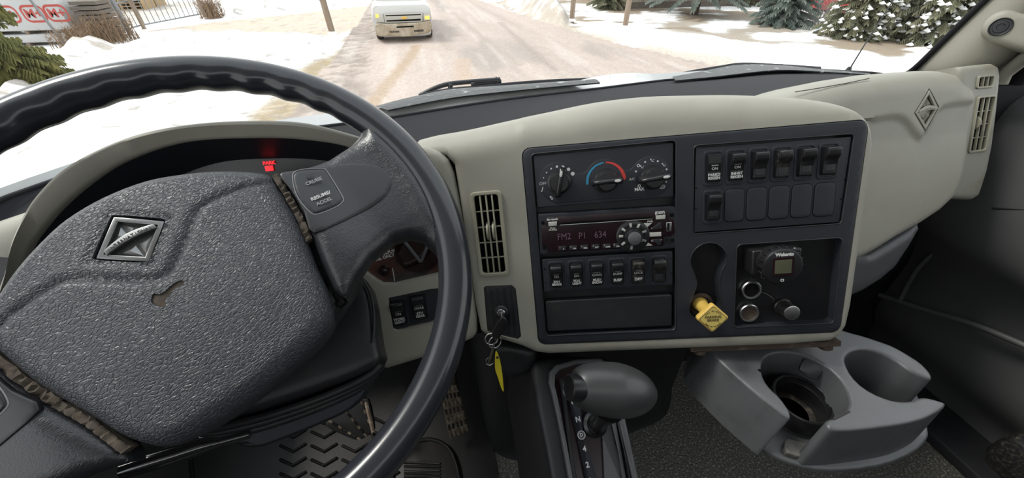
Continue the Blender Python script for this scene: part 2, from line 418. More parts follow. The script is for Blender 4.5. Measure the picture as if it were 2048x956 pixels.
# ================================================================== the shell of the cab
struct(box('floor', (-.80, -.9, -.02), (1.60, 1.0, 0), M['floor']))
box('wall_front', (-.80, .90, -.02), (1.60, .93, .56), M['under'])['kind'] = 'structure'
ce = box('ceiling', (-.85, -.9, 1.78), (1.28, .22, 1.82), mat('pale_headliner', (.55, .54, .50), .9)); struct(ce)
wb = box('wall_back', (-.85, -.93, -.02), (1.60, -.9, 1.50), M['under']); struct(wb)
# left door and window, out of the picture
box('wall_left', (-.83, -.9, -.02), (-.79, .90, .56), M['door'])['kind'] = 'structure'
box('wall_left', (-.84, -.9, .50), (-.80, .34, .86), M['door'])['kind'] = 'structure'
struct(box('added_floor_sheet', (-.79, -.55, 0), (.06, .90, .006), mat('added_dark_floor_sheet', (.018, .018, .018), .6, bump=(300, .4, .001), mott=(12, (.035, .032, .028), .5, .8))))  # black sheet added over the floor to darken the driver's side
# firewall hump / engine cover in the middle
# ================================================================== DASHBOARD
dash = thing('dashboard', 'grey moulded truck dashboard with black centre bezel below the windshield', 'dashboard', P)
mm = .001
# openings in the pod (panel coordinates, metres)
bez_o = rrect(-.110, -.168, .3185, .1255, .012)
bez_o = [(x + (.0035*(1 if x > .1 else 0))*(y/.14), y - (0 if y < 0 else (x+.11)/.43*.006)) for x, y in bez_o]
vent_o = rrect(-.187, -.052, -.143, .071, .008)
ign_o = [(-.184, -.071), (-.186, -.141), (-.181, -.145), (-.141, -.158), (-.135, -.153), (-.136, -.075), (-.141, -.069), (-.180, -.068)]
top = [(-.262, .152), (-.235, .156), (-.203, .158), (-.170, .161), (-.135, .165), (-.068, .172), (-.003, .178), (.06, .1785), (.12, .174), (.18, .168), (.239, .158), (.275, .149), (.300, .139), (.319, .125), (.329, .110), (.333, .095)]
top = catmull(top, 3)
pod = top + [(.3315, 0.0), (.3285, -.13), (.3255, -.16), (.318, -.176), (.305, -.184), (.25, -.187), (.12, -.187), (-.02, -.187), (-.095, -.187), (-.115, -.183), (-.135, -.172), (-.165, -.160), (-.190, -.150), (-.198, -.142), (-.201, -.10), (-.203, .0), (-.206, .112), (-.216, .124), (-.262, .128)]
topa = np.array(top)
def Hpod(x, y, d):
    dt = segdist(np.stack([x, y], 1), top, closed=False)
    yt = np.interp(x, topa[:, 0], topa[:, 1])
    by = np.where(x < -.11, .115, np.interp(x, [-.11, .32], [.131, .122]))
    B = np.clip(yt-by, .009, .042)
    q = np.clip(1-dt/B, 0, 1); h = -B*.95*(1-np.sqrt(1-np.minimum(q, .999)**2))
    return h
hf('centre_pod', pod, [bez_o, vent_o, ign_o], .006, Hpod, M['grey'], dash, rb=.011, skirt=.16, hskirt=.03)
# seam strip beside the pod
plate('seam_liner', [[(-.2125, .105), (-.2045, .108), (-.1985, -.150), (-.2065, -.150)]], -.012, .05, 0, M['deep'], dash)
# black bezel with its openings
b_l = rrect(-.0975, -.1525, .0915, .1165, .006)
b_sw = rrect(.1135, -.0105, .3045, .1075, .005); b_sw = [(x - (.004 if x > .2 and y < .05 else 0), y-(.004*(x-.11)/.19 if y > .05 else 0)) for x, y in b_sw]
b_rec = rrect(.1715, -.1525, .3035, -.0295, .006)
key = []
cx1, cy1 = L(P, 1416, 519); cx2, cy2 = L(P, 1410, 612)
for a in range(-40, 221, 12): key.append((cx1+.0240*c(rad(a)), cy1+.0245*s(rad(a))))
key += [(cx1-.0155, (cy1+cy2)/2+.006), (cx1-.0145, (cy1+cy2)/2)]
for a in range(145, 396, 12): key.append((cx2+.0225*c(rad(a)), cy2+.0235*s(rad(a))))
key += [(cx1+.0150, (cy1+cy2)/2-.001), (cx1+.0160, (cy1+cy2)/2+.007)]
key = smoothp(key, 1)
bez = [(x*1.0, y) for x, y in bez_o]
Hz = lambda x, y, d: np.zeros_like(x)
hf('centre_bezel', [(x+(-.0006 if x > .1 else .0006), y+(-.0006 if y > 0 else .0006)) for x, y in bez_o], [b_l, b_sw, b_rec, key], .008, lambda x, y, d: np.zeros_like(x)+.0015, M['black2'], dash, rb=.003, skirt=.02, hskirt=.018)
for nm, lp, w_ in (('bezel_rim', b_l, .0018), ('bezel_rim', b_sw, .0014), ('bezel_rim', b_rec, .0016), ('bezel_rim', key, .0013)):
    n2 = len(lp); cxm = sum(p[0] for p in lp)/n2
    pts = [Vector((x, y, .0014)) for x, y in lp]
    vs, fs = tubemesh(pts+[pts[0]], w_*.55, 6, False)
    mesh(nm, vs, fs, M['black'], dash, 60)
plate('recess_back', [rrect(-.099, -.155, .093, .118, .004)], -.0155, .002, 0, M['black'], dash)
plate('recess_back', [rrect(.111, -.013, .307, .110, .004)], -.0155, .002, 0, M['black'], dash)
plate('recess_back', [rrect(.169, -.155, .306, -.027, .004)], -.0115, .002, 0, M['blacksat'], dash)
plate('recess_back', [[(x*1.0, y) for x, y in rrect(.09, -.155, .168, -.01, .004)]], -.0165, .002, 0, M['blacksat'], dash)
# ---- centre air vent
def air_vent(name, par, x0, y0, x1, y1, z, nx, ny, m, wheels=True, r=.007, fw=.0055, dep=.014, slant=0):
    f = plate(name, [rrect(x0, y0, x1, y1, r), rrect(x0+fw, y0+fw, x1-fw, y1-fw, r*.6)], z, .006, .0012, m, par)
    plate('vent_duct', [rrect(x0+.001, y0+.001, x1-.001, y1-.001, r)], z-dep, .002, 0, M['deep'], f)
    for i in range(1, nx):
        x = x0+fw+(x1-x0-2*fw)*i/nx
        box('slat', (x-.0011, y0+fw-.001, z-.005), (x+.0011, y1-fw+.001, z-.0006), m, f, .0004)
    for j in range(1, ny):
        y = y0+fw+(y1-y0-2*fw)*j/ny
        box('crossbar', (x0+fw-.001, y-.0009, z-.006), (x1-fw+.001, y+.0009, z-.003), m, f, .0003)
    if wheels:
        for i in (2, 3) if nx > 3 else (1,):
            x = x0+fw+(x1-x0-2*fw)*(i-.5)/nx+.0012
            ww = lathe('thumb_wheel', [(.0125, -.0016), (.0138, -.0012), (.0138, .0012), (.0125, .0016)], m, f, Matrix.Translation((x, (y0+y1)/2+.004, z-.0105)) @ Matrix.Rotation(PI/2, 4, 'Y'), 40)
    return f
air_vent('air_vent', dash, -.1875, -.053, -.1425, .072, .0035, 4, 5, M['vent'])
# ---- ignition plate with ribs, cylinder
ip = plate('ignition_plate', [smoothp(ign_o, 2)], -.002, .006, .0012, M['black'], dash)
for k in range(5):
    x = -.1805+k*.0095
    plate('rib', [rrect(x, -.1405-(k*.003), x+.0062, -.0745, .003)], -.0008, .0014, .0006, M['black'], ip)
ix, iy = L(P, 1003, 622)
cyl = lathe('lock_cylinder', [(.0105, -.003), (.0105, .004), (.009, .006), (.0065, .0065), (.0062, .0035), (0, .0035)], M['black'], dash, Matrix.Translation((ix, iy, 0)))
lathe('lock_face', [(.0062, .0035), (.0062, .0072), (.005, .0082), (0, .0082)], M['chrome'], cyl, Matrix.Translation((ix, iy, 0)), 24)

# ---- dash top: black, running forward to the windshield
base = [Vector(tuple(hit(u, v, (0, 0, .888), Vector((0, 0, 1))))) for u, v in catmull([(-420, 560), (-200, 480), (0, 402), (90, 368), (220, 332), (400, 294), (550, 268), (690, 250), (797, 235), (880, 221), (1018, 200), (1190, 180), (1276, 169), (1345, 161), (1431, 156), (1552, 147), (1656, 147), (1740, 149), (1830, 154)], 4)]
base.append(Vector((1.24, .66, .90)))
edge = [(-.80, .22, .80), (-.58, .36, .80), (-.40, .46, .84), (-.02, .56, .86), (.2, .56, .90), (.45, .50, .93), (.67, .56, .93), (.98, .58, .93), (1.24, .56, .92)]
edge = [Vector(p) for p in catmull(edge, 4)]
def rs3(P3, n):
    l = [0]
    for a, b in zip(P3, P3[1:]): l.append(l[-1]+(b-a).length)
    out = []
    for k in range(n):
        t = l[-1]*k/(n-1); i = max(j for j in range(len(l)) if l[j] <= t+1e-9); i = min(i, len(P3)-2)
        out.append(P3[i].lerp(P3[i+1], (t-l[i])/max(l[i+1]-l[i], 1e-9)))
    return out
base = rs3(base, 40); edge = rs3(edge, 40)
low = [Vector((p.x, p.y-.02, .70)) for p in edge]
loft('dash_top', [low, edge, [a.lerp(b, .5)+Vector((0, 0, .006)) for a, b in zip(edge, base)], base], M['dashtop'], dash)

# ---- passenger side
gl_px = [(1540, 190), (1600, 176), (1650, 162), (1700, 150), (1740, 144), (1780, 138), (1830, 134), (1880, 131), (1915, 131), (1940, 137), (1953, 152), (1958, 175), (1958, 215), (1952, 260), (1944, 310), (1935, 350), (1925, 380), (1913, 398), (1885, 424), (1845, 450), (1800, 475), (1760, 500), (1735, 514), (1700, 528), (1640, 540)]
gl = LL(D, gl_px)
gtop = gl[:11]
groove = [LL(D, smoothp([(1752, 240), (1785, 233), (1806, 235), (1818, 245), (1830, 262), (1842, 278), (1855, 262), (1872, 240), (1880, 220), (1895, 211), (1925, 207), (1958, 204)], 2, False))]
gpoly = LL(D, [(1700, 240), (1785, 233), (1806, 235), (1818, 245), (1830, 262), (1842, 280), (1858, 262), (1872, 240), (1880, 220), (1895, 211), (1925, 207), (2000, 202), (2000, 700), (1600, 700)])
emo = LL(D, [(1859, 176), (1879, 214), (1851, 265), (1828, 226)])
def Hgl(x, y, d):
    X = np.stack([x, y], 1)
    dt = segdist(X, gtop, closed=False); B = .045
    q = np.clip(1-dt/B, 0, 1); h = -B*.9*(1-np.sqrt(1-np.minimum(q, .999)**2))
    gdist = segdist(X, groove[0], closed=False); ins = inside(X, gpoly)
    step = np.where(ins, -1, 1)*np.clip(gdist/.004, 0, 1)
    h = h - .0055*(1-step)/2*np.exp(-np.clip(y-(-.05), -1, 0)*-14)
    return h
pp = hf('passenger_panel', gl, [emo], .0055, Hgl, M['grey'], dash, rb=.014, skirt=.12, hskirt=.006, fr=D)
seam = [D.at(*L(D, u, v, -.012), -.0135) for u, v in [(1590, 184), (1640, 176), (1690, 167), (1738, 157)]]
# emblem on the passenger panel: diamond frame, crossed rhombs, lettered band
def emblem(par, fr, T, R, B, Lf, m, mb, nm='emblem', deep=.004):
    """diamond with corner points T,R,B,Lf (2D in frame fr)"""
    cx, cy = [sum(q[i] for q in (T, R, B, Lf))/4 for i in (0, 1)]
    sc = lambda k: [(cx+(q[0]-cx)*k, cy+(q[1]-cy)*k) for q in (T, R, B, Lf)]
    e = plate(nm, [smoothp(sc(1.0), 2) if False else sc(1.0), sc(.78)], .0005, .004, .0008, m, par, fr=fr)
    plate('emblem_field', [sc(.80)], -deep+.0015, .0015, 0, mb, e, fr=fr)
    def pt(a, b, k=.74): return (cx+k*((R[0]-Lf[0])/2*a+(T[0]-B[0])/2*b), cy+k*((R[1]-Lf[1])/2*a+(T[1]-B[1])/2*b))
    for tri in ([pt(-.06, .88), pt(-.06, .26), pt(-.74, .2)], [pt(.06, .88), pt(.74, .2), pt(.06, .26)], [pt(-.06, -.88), pt(-.74, -.2), pt(-.06, -.26)], [pt(.06, -.88), pt(.06, -.26), pt(.74, -.2)]):
        vs = [fr.at(x, y, -deep+.0015) for x, y in tri]; mx_, my_ = sum(p[0] for p in tri)/3, sum(p[1] for p in tri)/3
        vs.append(fr.at(mx_, my_, -.0002)); wmesh('rhomb', vs, [(0, 1, 3), (1, 2, 3), (2, 0, 3)], m, e)
    up = []; dn = []
    for k in range(-10, 11):
        a = k/10; bump = .17*(1-a*a)
        up.append(pt(a*.98, .14*(1-abs(a)*.3)+bump)); dn.append(pt(a*.98, -.14*(1-abs(a)*.3)+bump-.05))
    plate('band', [up+dn[::-1]], .0016, .003, .0005, m, e, fr=fr)
    hx, hy = (R[0]-Lf[0])/2, (R[1]-Lf[1])/2
    ang = math.atan2(hy, hx)
    o_ = pt(0, .09)
    word = 'INTERNATIONAL'; wd = math.hypot(hx, hy)*2*.62
    for i, ch in enumerate(word):
        a = (i-6)/6.0*.80
        q = pt(a, .085-.17*a*a+.02)
        text('lettering', ch, wd*.105, q[0], q[1], .0018, mb, e, ang-a*.25, fr=fr, th=.0002)
    return e
T_, R2, B_, L2 = LL(D, [(1859, 180), (1876, 215), (1851, 260), (1831, 226)])
emblem(dash, D, T_, R2, B_, L2, M['grey_dark'], M['vent'], deep=.006)
# seam line on top of the panel
tube('seam_line', [p + D.z*.002 for p in seam], .0008, M['gap'], dash, 6)
# under side: dark lower shell below the passenger panel
ud = LL(D, [(1700, 505), (1745, 510), (1845, 450), (1858, 432), (1850, 460), (1830, 495), (1800, 540), (1770, 565), (1730, 590), (1680, 610), (1620, 600)], -.02)
hf('lower_shell', ud, [], .008, lambda x, y, d: np.zeros_like(x)-.022, M['cup'], dash, rb=.02, skirt=.02, hskirt=0, fr=D)
# side vent tower beside the door
D3 = D.off(0, 0, -.03)
sv = LL(D3, [(1925, 132), (1960, 128), (1992, 125), (2003, 131), (2006, 150), (1999, 220), (1990, 290), (1980, 340), (1970, 372), (1963, 392), (1950, 401), (1925, 400), (1900, 398)])
vu0, vu1 = L(D3, 1957, 178), L(D3, 1986, 149); vm0, vm1 = L(D3, 1944, 306), L(D3, 1978, 190)
x0u = L(D3, 1957, 163)[0]; x1u = L(D3, 1986, 163)[0]
x0m = L(D3, 1953, 250)[0]-.012; x1m = L(D3, 1980, 250)[0]; 
tw = hf('side_vent_tower', sv, [rrect(x0u-.004, vu0[1]+.002, x1u-.002, vu1[1]-.002, .004), rrect(x0m+.002, vm0[1]+.002, x1m-.002, vm1[1]-.002, .005)], .008, lambda x, y, d: np.zeros_like(x), M['grey_dirty'], dash, rb=.012, skirt=.10, hskirt=.02, fr=D3)
E1 = thing('t', 't', 't', D3); E1.name = 'tmp'
def in_frame(fr, par):
    """parts drawn in frame fr but owned by par"""
    class O: pass
    return O
bpy.data.objects.remove(E1)
def attach(o, par, fr):
    """move a part drawn in the coordinates of frame fr under par"""
    o.parent = par; o.matrix_basis = wm(par).inverted() @ fr.M
    return o
v1 = air_vent('air_vent', None, x0u-.006, vu0[1], x1u, vu1[1], .003, 3, 1, M['vent'], False, .005, .004)
attach(v1, dash, D3)
v2 = air_vent('air_vent', None, x0m, vm0[1], x1m, vm1[1], .003, 3, 4, M['vent'], True, .006, .0045)
attach(v2, dash, D3)

# ================================================================== instrument cluster part of the dash
clu_face = LL(Q, [(700, 300), (800, 290), (850, 292), (880, 302), (899, 318), (910, 345), (920, 390), (936, 470), (948, 560), (957, 640), (957, 668), (948, 680), (900, 702), (840, 722), (775, 742), (745, 738), (700, 640), (640, 560), (640, 430)])
dech = LL(Q, [(738, 552), (700, 520), (690, 440), (780, 430), (870, 440), (885, 470), (895, 520), (896, 545), (850, 556), (790, 570), (765, 570)])
swh = LL(Q, [(776, 596), (860, 578), (890, 575), (895, 640), (850, 652), (796, 664), (786, 660)])
hf('cluster_surround', clu_face, [dech, swh], .007, lambda x, y, d: np.zeros_like(x), M['grey'], dash, rb=.012, skirt=.10, hskirt=.016, fr=Q)
dp = plate('gauge_panel', [[(x*1.0, y) for x, y in dech]], -.014, .003, 0, M['decal'], dash, fr=Q)
gx, gy = L(Q, 838, 500, -.012)
plate('gauge_dial', [circ(gx, gy, .034, 48)], -.0105, .003, .001, M['glassy'], dp, fr=Q)
for a in (60, 118):
    T = Q.M @ Matrix.Translation((gx, gy-.018, -.0098)) @ Matrix.Rotation(rad(a), 4, 'Z')
    box('gauge_rib', (0, -.0022, 0), (.046, .0022, .0012), M['cup'], dp, .0005, T=T, world=True)
q = L(Q, 768, 512, -.012); text('lettering', 'LOW SULFUR\nFUEL ONLY', .0062, q[0]-.002, q[1], -.0139, M['white'], dp, rad(8), fr=Q, bold=.0002)
q = L(Q, 768, 541, -.012)
lathe('reset_knob', [(.0075, 0), (.0075, .003), (.0055, .003), (.0055, .009), (.004, .010), (0, .010)], M['radio'], dp, Q.M @ Matrix.Translation((q[0], q[1], -.0139)), 24, world=True)
q = L(Q, 787, 550, -.012); plate('print_line', [rrect(q[0]-.0005, q[1]-.010, q[0]+.0005, q[1]+.010, .0004)], -.0137, .0003, 0, M['white'], dp, fr=Q)
# visor arch
vo = catmull([(-40, 640), (4, 545), (18, 480), (50, 412), (78, 375), (116, 338), (174, 303), (251, 271), (329, 253), (426, 242), (542, 240), (619, 247), (700, 268), (760, 288), (830, 305)], 4)
vi = catmull([(30, 700), (25, 600), (52, 505), (85, 455), (125, 410), (175, 368), (232, 330), (310, 298), (387, 281), (484, 276), (580, 277), (673, 288), (720, 303), (780, 330), (830, 350)], 4)
VO = [Q.at(*L(Q, u, v, .05), .05) for u, v in vo]; VI = [Q.at(*L(Q, u, v, .036), .036) for u, v in vi]
VO = rs3(VO, 60); VI = rs3(VI, 60)
rows = [[p - Q.z*.12 for p in VO], [p - Q.z*.010 for p in VO], [p - Q.z*.002 + (q-p).normalized()*.003 for p, q in zip(VO, VI)], [p.lerp(q, .25)+Q.z*.001 for p, q in zip(VO, VI)], [p.lerp(q, .85) for p, q in zip(VO, VI)], VI, [p - Q.z*.008 for p in VI]]
loft('cluster_visor', rows, M['grey'], dash, smooth=60)
VI2 = [p - Q.z*.008 for p in VI]
cen = Q.at(-.28, -.02, -.03)
back = [p.lerp(cen, .13) - Q.z*.055 for p in VI2]
loft('cluster_liner', [VI2, back], M['black2'], dash)
fv = back + [Q.at(-.06, -.12, -.03), Q.at(-.55, -.12, -.03)]
fp = []
for p in fv:
    d_ = p - Q.o; fp.append((d_.dot(Q.x), d_.dot(Q.y)))
zb = (back[30]-Q.o).dot(Q.z)
cp = wmesh('cluster_face', [Q.at(x, y, zb+.001) for x, y in fp], [tuple(range(len(fp)))], M['blacksat'], dash)
lens = [Q.at(*L(Q, u, v, zb+.006), zb+.006) for u, v in catmull([(385, 330), (440, 315), (520, 304), (600, 303), (680, 312)], 5)]
tube('lens_rim', lens, .0012, M['blacksat'], cp, 6)
q = L(Q, 534, 287, zb+.004); plate('warning_lamp_and_reflection', [rrect(q[0]-.0058, q[1]-.0075, q[0]+.0058, q[1]+.0075, .003)], zb+.004, .002, .0005, M['redlamp_refl'], cp, fr=Q)  # glowing plate stands in for the lamp's red reflection in the lens
q = L(Q, 538, 326, zb+.004); text('lettering', 'PARK', .0062, q[0], q[1], zb+.004, M['redlamp_refl'], cp, 0, fr=Q, th=.0005, bold=.0002)
q = L(Q, 538, 336, zb+.004); plate('warning_lamp_and_reflection', [rrect(q[0]-.005, q[1]-.004, q[0]+.005, q[1]+.003, .001)], zb+.004, .001, .0002, M['redlamp_refl'], cp, fr=Q)
# grey dash left of the cluster
dl = [(-90, 520), (-60, 452), (0, 432), (50, 412), (90, 400), (130, 420), (60, 560), (20, 700), (-90, 760)]
QL = Q.off(0, 0, -.03)
hf('left_dash_panel', LL(QL, dl), [], .012, lambda x, y, d: np.zeros_like(x), M['grey'], dash, rb=.03, skirt=.10, hskirt=0, fr=QL)
struct(box('wall_right', (1.19, -.9, -.02), (1.23, .60, .90), M['door'])) if False else None
#===PART2END
# ================================================================== things set into the centre bezel
def lin(a, b, t): return (a[0]+(b[0]-a[0])*t, a[1]+(b[1]-a[1])*t)
def rocker(par, x, y, z, wd=.0150, ht=.0335, txt=None, lens=False, dirty=False, scale=1.0, low=False):
    """rocker switch, its raised collar and lettering; a part of the switch bank"""
    wd *= scale; ht *= scale
    k = plate('switch_collar', [rrect(x-wd*.78, y-ht*.66, x+wd*.78, y+ht*.66, .0048*scale), rrect(x-wd*.60, y-ht*.56, x+wd*.60, y+ht*.56, .0034*scale)], z+.0012, .003, .0006, M['black2'], par)
    h = ht/2; a = 1.0 if not low else .45
    pr = [(-h, -.002), (-h, .0035), (-h*.88, .0046), (-h*.25, .0040), (h*.12, .0052), (h*.38, .0075*a+.003), (h*.50, .0100*a+.001), (h*.82, .0108*a+.001), (h*.97, .0092*a+.001), (h, .005), (h, -.002)]
    r = prism('rocker_switch', pr, -wd/2, wd/2, M['rust_black'] if dirty else M['blacksat'], par, .0008, T=Matrix.Translation((x, y, z)))
    if txt:
        up_, dn_ = txt
        text('lettering', up_, .0046*scale, x, y-h*.02, z+.0060, M['white'], r, bold=.00003, th=.0002)
        box('switch_lens', (x-wd*.26, y+h*.185, z+.0062), (x+wd*.26, y+h*.25, z+.0072), M['whitedim'], r)
        text('lettering', dn_, .0046*scale if '\n' in dn_ else .0054*scale, x, y-h*.60, z+.0047, M['white'], r, bold=.00015, th=.0002)
    elif lens:
        plate('switch_lens', [rrect(x-wd*.32, y-h*.72, x+wd*.32, y-h*.25, .001)], z+.0049, .001, .0003, M['black'], r)
    return r
M['rust_black'] = mat('dusty_black_plastic', (.018, .018, .020), .35, mott=(160, (.09, .078, .06), .50, .66))
def screwhole(par, x, y, z, r=.0011): lathe('screw_hole', [(r, 0), (r, .0003), (0, .0003)], M['deep'], par, Matrix.Translation((x, y, z)), 12)
# --- left bank of six
a0 = L(P, 1112.7, 552.8, .004); a1 = L(P, 1318.4, 541.8, .004)
sb = thing('switch_panel', 'black panel with one row of six rocker switches below the radio', 'switch panel', P)
plate('faceplate', [rrect(-.0945, a0[1]-.0245, .0875, a0[1]+.0255, .002)], .0005, .010, .0008, M['black2'], sb)
names = [('ON', 'EXH\nBRAKE'), ('ON', 'FOG\nLIGHT'), ('CHNG', 'MUD/\nSNOW'), ('DUMP', 'SUSP'), ('LOCK', 'DIFF'), None]
for i in range(6):
    x, y = lin(a0, a1, i/5); rocker(sb, x, y, .0005, txt=names[i], lens=names[i] is None, dirty=i >= 4)
for x, y in ((-.0915, .009), (-.0915, -.012), (.0855, .0125), (.0855, -.0085)): screwhole(sb, x, a0[1]+y+.002, .0005)
# --- right bank
b0 = L(P, 1428, 336.6, .004); b1 = L(P, 1660, 321.5, .004); d0 = L(P, 1425, 413.7, .001); d1 = L(P, 1648.5, 399, .001)
sr = thing('switch_panel', 'wide black panel with seven rocker switches and five blanks, right of the climate controls', 'switch panel', P)
plate('faceplate', [[(.1155, -.0085), (.1165, .104), (.3025, .1000), (.2985, -.0085)]], .0005, .010, .0008, M['black2'], sr)
names = [('ON', 'PARKD\nREGEN'), ('ON', 'INHBT\nREGEN'), None, None, None, None]
for i in range(6):
    x, y = lin(b0, b1, i/5); rocker(sr, x, y, .0005, txt=names[i], lens=names[i] is None, dirty=i == 3, scale=1.05, low=i == 0)
x, y = d0; rocker(sr, x, y, .0005, lens=True, scale=1.05)
for i in range(1, 6):
    x, y = lin(d0, d1, i/5)
    plate('blank_groove', [rrect(x-.0128, y-.0225, x+.0128, y+.0225, .0063)], .0007, .001, 0, M['deep'], sr)
    plate('blank_cover', [rrect(x-.0121, y-.0218, x+.0121, y+.0218, .0057)], .0018, .003, .0008, M['black2'], sr)
for x, y in ((.1175, .052), (.1175, .0245), (.2995, .047), (.2975, .022)): screwhole(sr, x, y, .0005)
# --- two rockers under the instruments
sc_ = thing('switch_panel', 'small black panel with two rocker switches low beside the steering wheel', 'switch panel', Q)
plate('faceplate', [[(x*1.0, y) for x, y in LL(Q, [(779, 598), (858, 581), (893, 577), (893, 638), (850, 649), (798, 661), (788, 656)])]], -.008, .006, .001, M['black2'], sc_)
x, y = L(Q, 797, 626, -.006); x2, y2 = L(Q, 838, 614, -.006)
rocker(sc_, x, y, -.008, txt=('ON', 'WORK\nLIGHT'), scale=1.12)
rocker(sc_, x2, y2, -.008, txt=('DISAB', '6TH\nGEAR'), scale=1.12)
# --- storage bin door
bn = tag(plate('bin_cover', [rrect(-.0945, -.1475, .0875, -.0985, .003)], -.002, .010, .0015, M['black'], None), 'flat black cover at the foot of the bezel, under the six switches', 'cover')
bn.matrix_basis = P.M
# --- climate control
cc = thing('climate_control', 'black heater control panel with three rotary knobs and blue and red arc', 'climate control', P)
plate('faceplate', [rrect(-.0945, .0425, .0885, .1135, .002)], .0005, .010, .001, M['black2'], cc)
k1 = L(P, 1118, 364); k2 = L(P, 1211, 361); k3 = L(P, 1304, 355)
def arcp(cx, cy, r, a0, a1, st=8): n = max(2, int(abs(a1-a0)/st)); return [(cx+r*c(rad(a0+(a1-a0)*k/n)), cy+r*s(rad(a0+(a1-a0)*k/n))) for k in range(n+1)]
zn = lambda u, v: L(P, 1040+u/5.624, 270+v/5.624)
fas = [zn(*q) for q in [(215, 530), (222, 470), (245, 410), (290, 355), (350, 320), (430, 308), (500, 318), (560, 345), (620, 395), (660, 425), (700, 430), (745, 405), (790, 345), (850, 295), (920, 272), (990, 272), (1060, 295), (1110, 335), (1150, 375), (1200, 393), (1250, 375), (1310, 310), (1380, 262), (1460, 237), (1540, 240), (1610, 270), (1665, 325), (1698, 400), (1705, 470), (1690, 545), (1650, 610), (1590, 660), (1520, 688), (1450, 697), (900, 725), (450, 765), (380, 755), (310, 715), (255, 650), (225, 590)]]
fas = catmull(fas, 3, True)
ffa = plate('raised_face', [fas], .0014, .003, .0006, M['black2'], cc)
def rotary(par, x, y, z, rot, nm='control_knob'):
    k = lathe(nm, [(.0165, 0), (.0160, .0035), (.0145, .0040), (.0130, .0042), (.0128, .012), (.0118, .0135), (0, .0135)], M['blacksat'], par, Matrix.Translation((x, y, z)), 40)
    pr = [(-.0195, .002), (-.0205, .010), (-.0175, .0205), (-.010, .0215), (.012, .0215), (.019, .0205), (.0215, .0125), (.0185, .004)]
    bm = bmesh.new(); rows = []
    for yy in (-1, -.6, 0, .6, 1):
        wv = .0050*(1-.25*abs(yy)); hh = 1-.08*yy*yy
        rows.append([bm.verts.new((px*(1-.10*yy*yy), yy*(.0028 if pz > .018 else .0055)*1.0, pz*hh)) for px, pz in pr])
    for i in range(4):
        for j in range(len(pr)): bm.faces.new((rows[i][j], rows[i][(j+1) % len(pr)], rows[i+1][(j+1) % len(pr)], rows[i+1][j]))
    bm.faces.new(rows[0][::-1]); bm.faces.new(rows[-1])
    bmesh.ops.transform(bm, matrix=Matrix.Translation((x, y, z)) @ Matrix.Rotation(rad(rot), 4, 'Z'), verts=bm.verts)
    gk = bmo('knob_grip', bm, M['blacksat'], k, 50)
    q = plate('pointer_mark', [circ(0, 0, .0042, 20, .0018)], .0222, .0012, .0003, M['white'], gk)
    q.matrix_basis = Matrix.Translation((x, y, z)) @ Matrix.Rotation(rad(rot), 4, 'Z') @ Matrix.Translation((.0125, 0, 0))
    return k
rotary(cc, k1[0], k1[1]-.000, .001, 77); rotary(cc, k2[0], k2[1], .001, 2); rotary(cc, k3[0], k3[1], .001, 6)
zt = .0016
def dot(u, v, r): x, y = zn(u, v); plate('print_dot', [circ(x, y, r, 14)], zt, .0004, 0, M['white'], cc)
for (u, v), r in zip([(265, 480), (298, 422), (350, 378), (415, 355), (483, 358), (545, 385), (592, 435)], (.0009, .0010, .0012, .0016, .0020, .0023, .0026)): dot(u, v, r)
for u, v in [(1302, 410), (1404, 303), (1546, 294), (1645, 385), (1640, 525)]: dot(u, v, .0012)
def cl_t(sx, u, v, size, rot=0, **k): x, y = zn(u, v); return text('lettering', sx, size, x, y, zt, M['white'], cc, rot, **k)
cl_t('OFF', 258, 548, .0058); cl_t('A/C', 1258, 497, .0048); cl_t('MAX', 1340, 610, .0058, bold=.0002)
def arc_band(nm, cx, cy, r, a0, a1, w0, w1, m, n=18):
    A = [rad(a0+(a1-a0)*k/n) for k in range(n+1)]; ws = [w0+(w1-w0)*k/n for k in range(n+1)]
    o_ = [(cx+(r+w_)*c(a), cy+(r+w_)*s(a)) for a, w_ in zip(A, ws)]; i_ = [(cx+(r-w_)*c(a), cy+(r-w_)*s(a)) for a, w_ in zip(A, ws)]
    a = A[-1]; e = [(cx+r*c(a)+ws[-1]*c(a+(PI/2 if a1 > a0 else -PI/2)*1), cy+r*s(a)+ws[-1]*s(a+(PI/2 if a1 > a0 else -PI/2)))]
    return plate(nm, [o_+e+i_[::-1]], zt, .0004, 0, m, cc)
arc_band('cold_arc', k2[0], k2[1]-.0005, .0245, 94, 184, .0009, .0017, M['blue'])
arc_band('hot_arc', k2[0], k2[1]-.0005, .0245, 88, 3, .0009, .0024, M['red'])
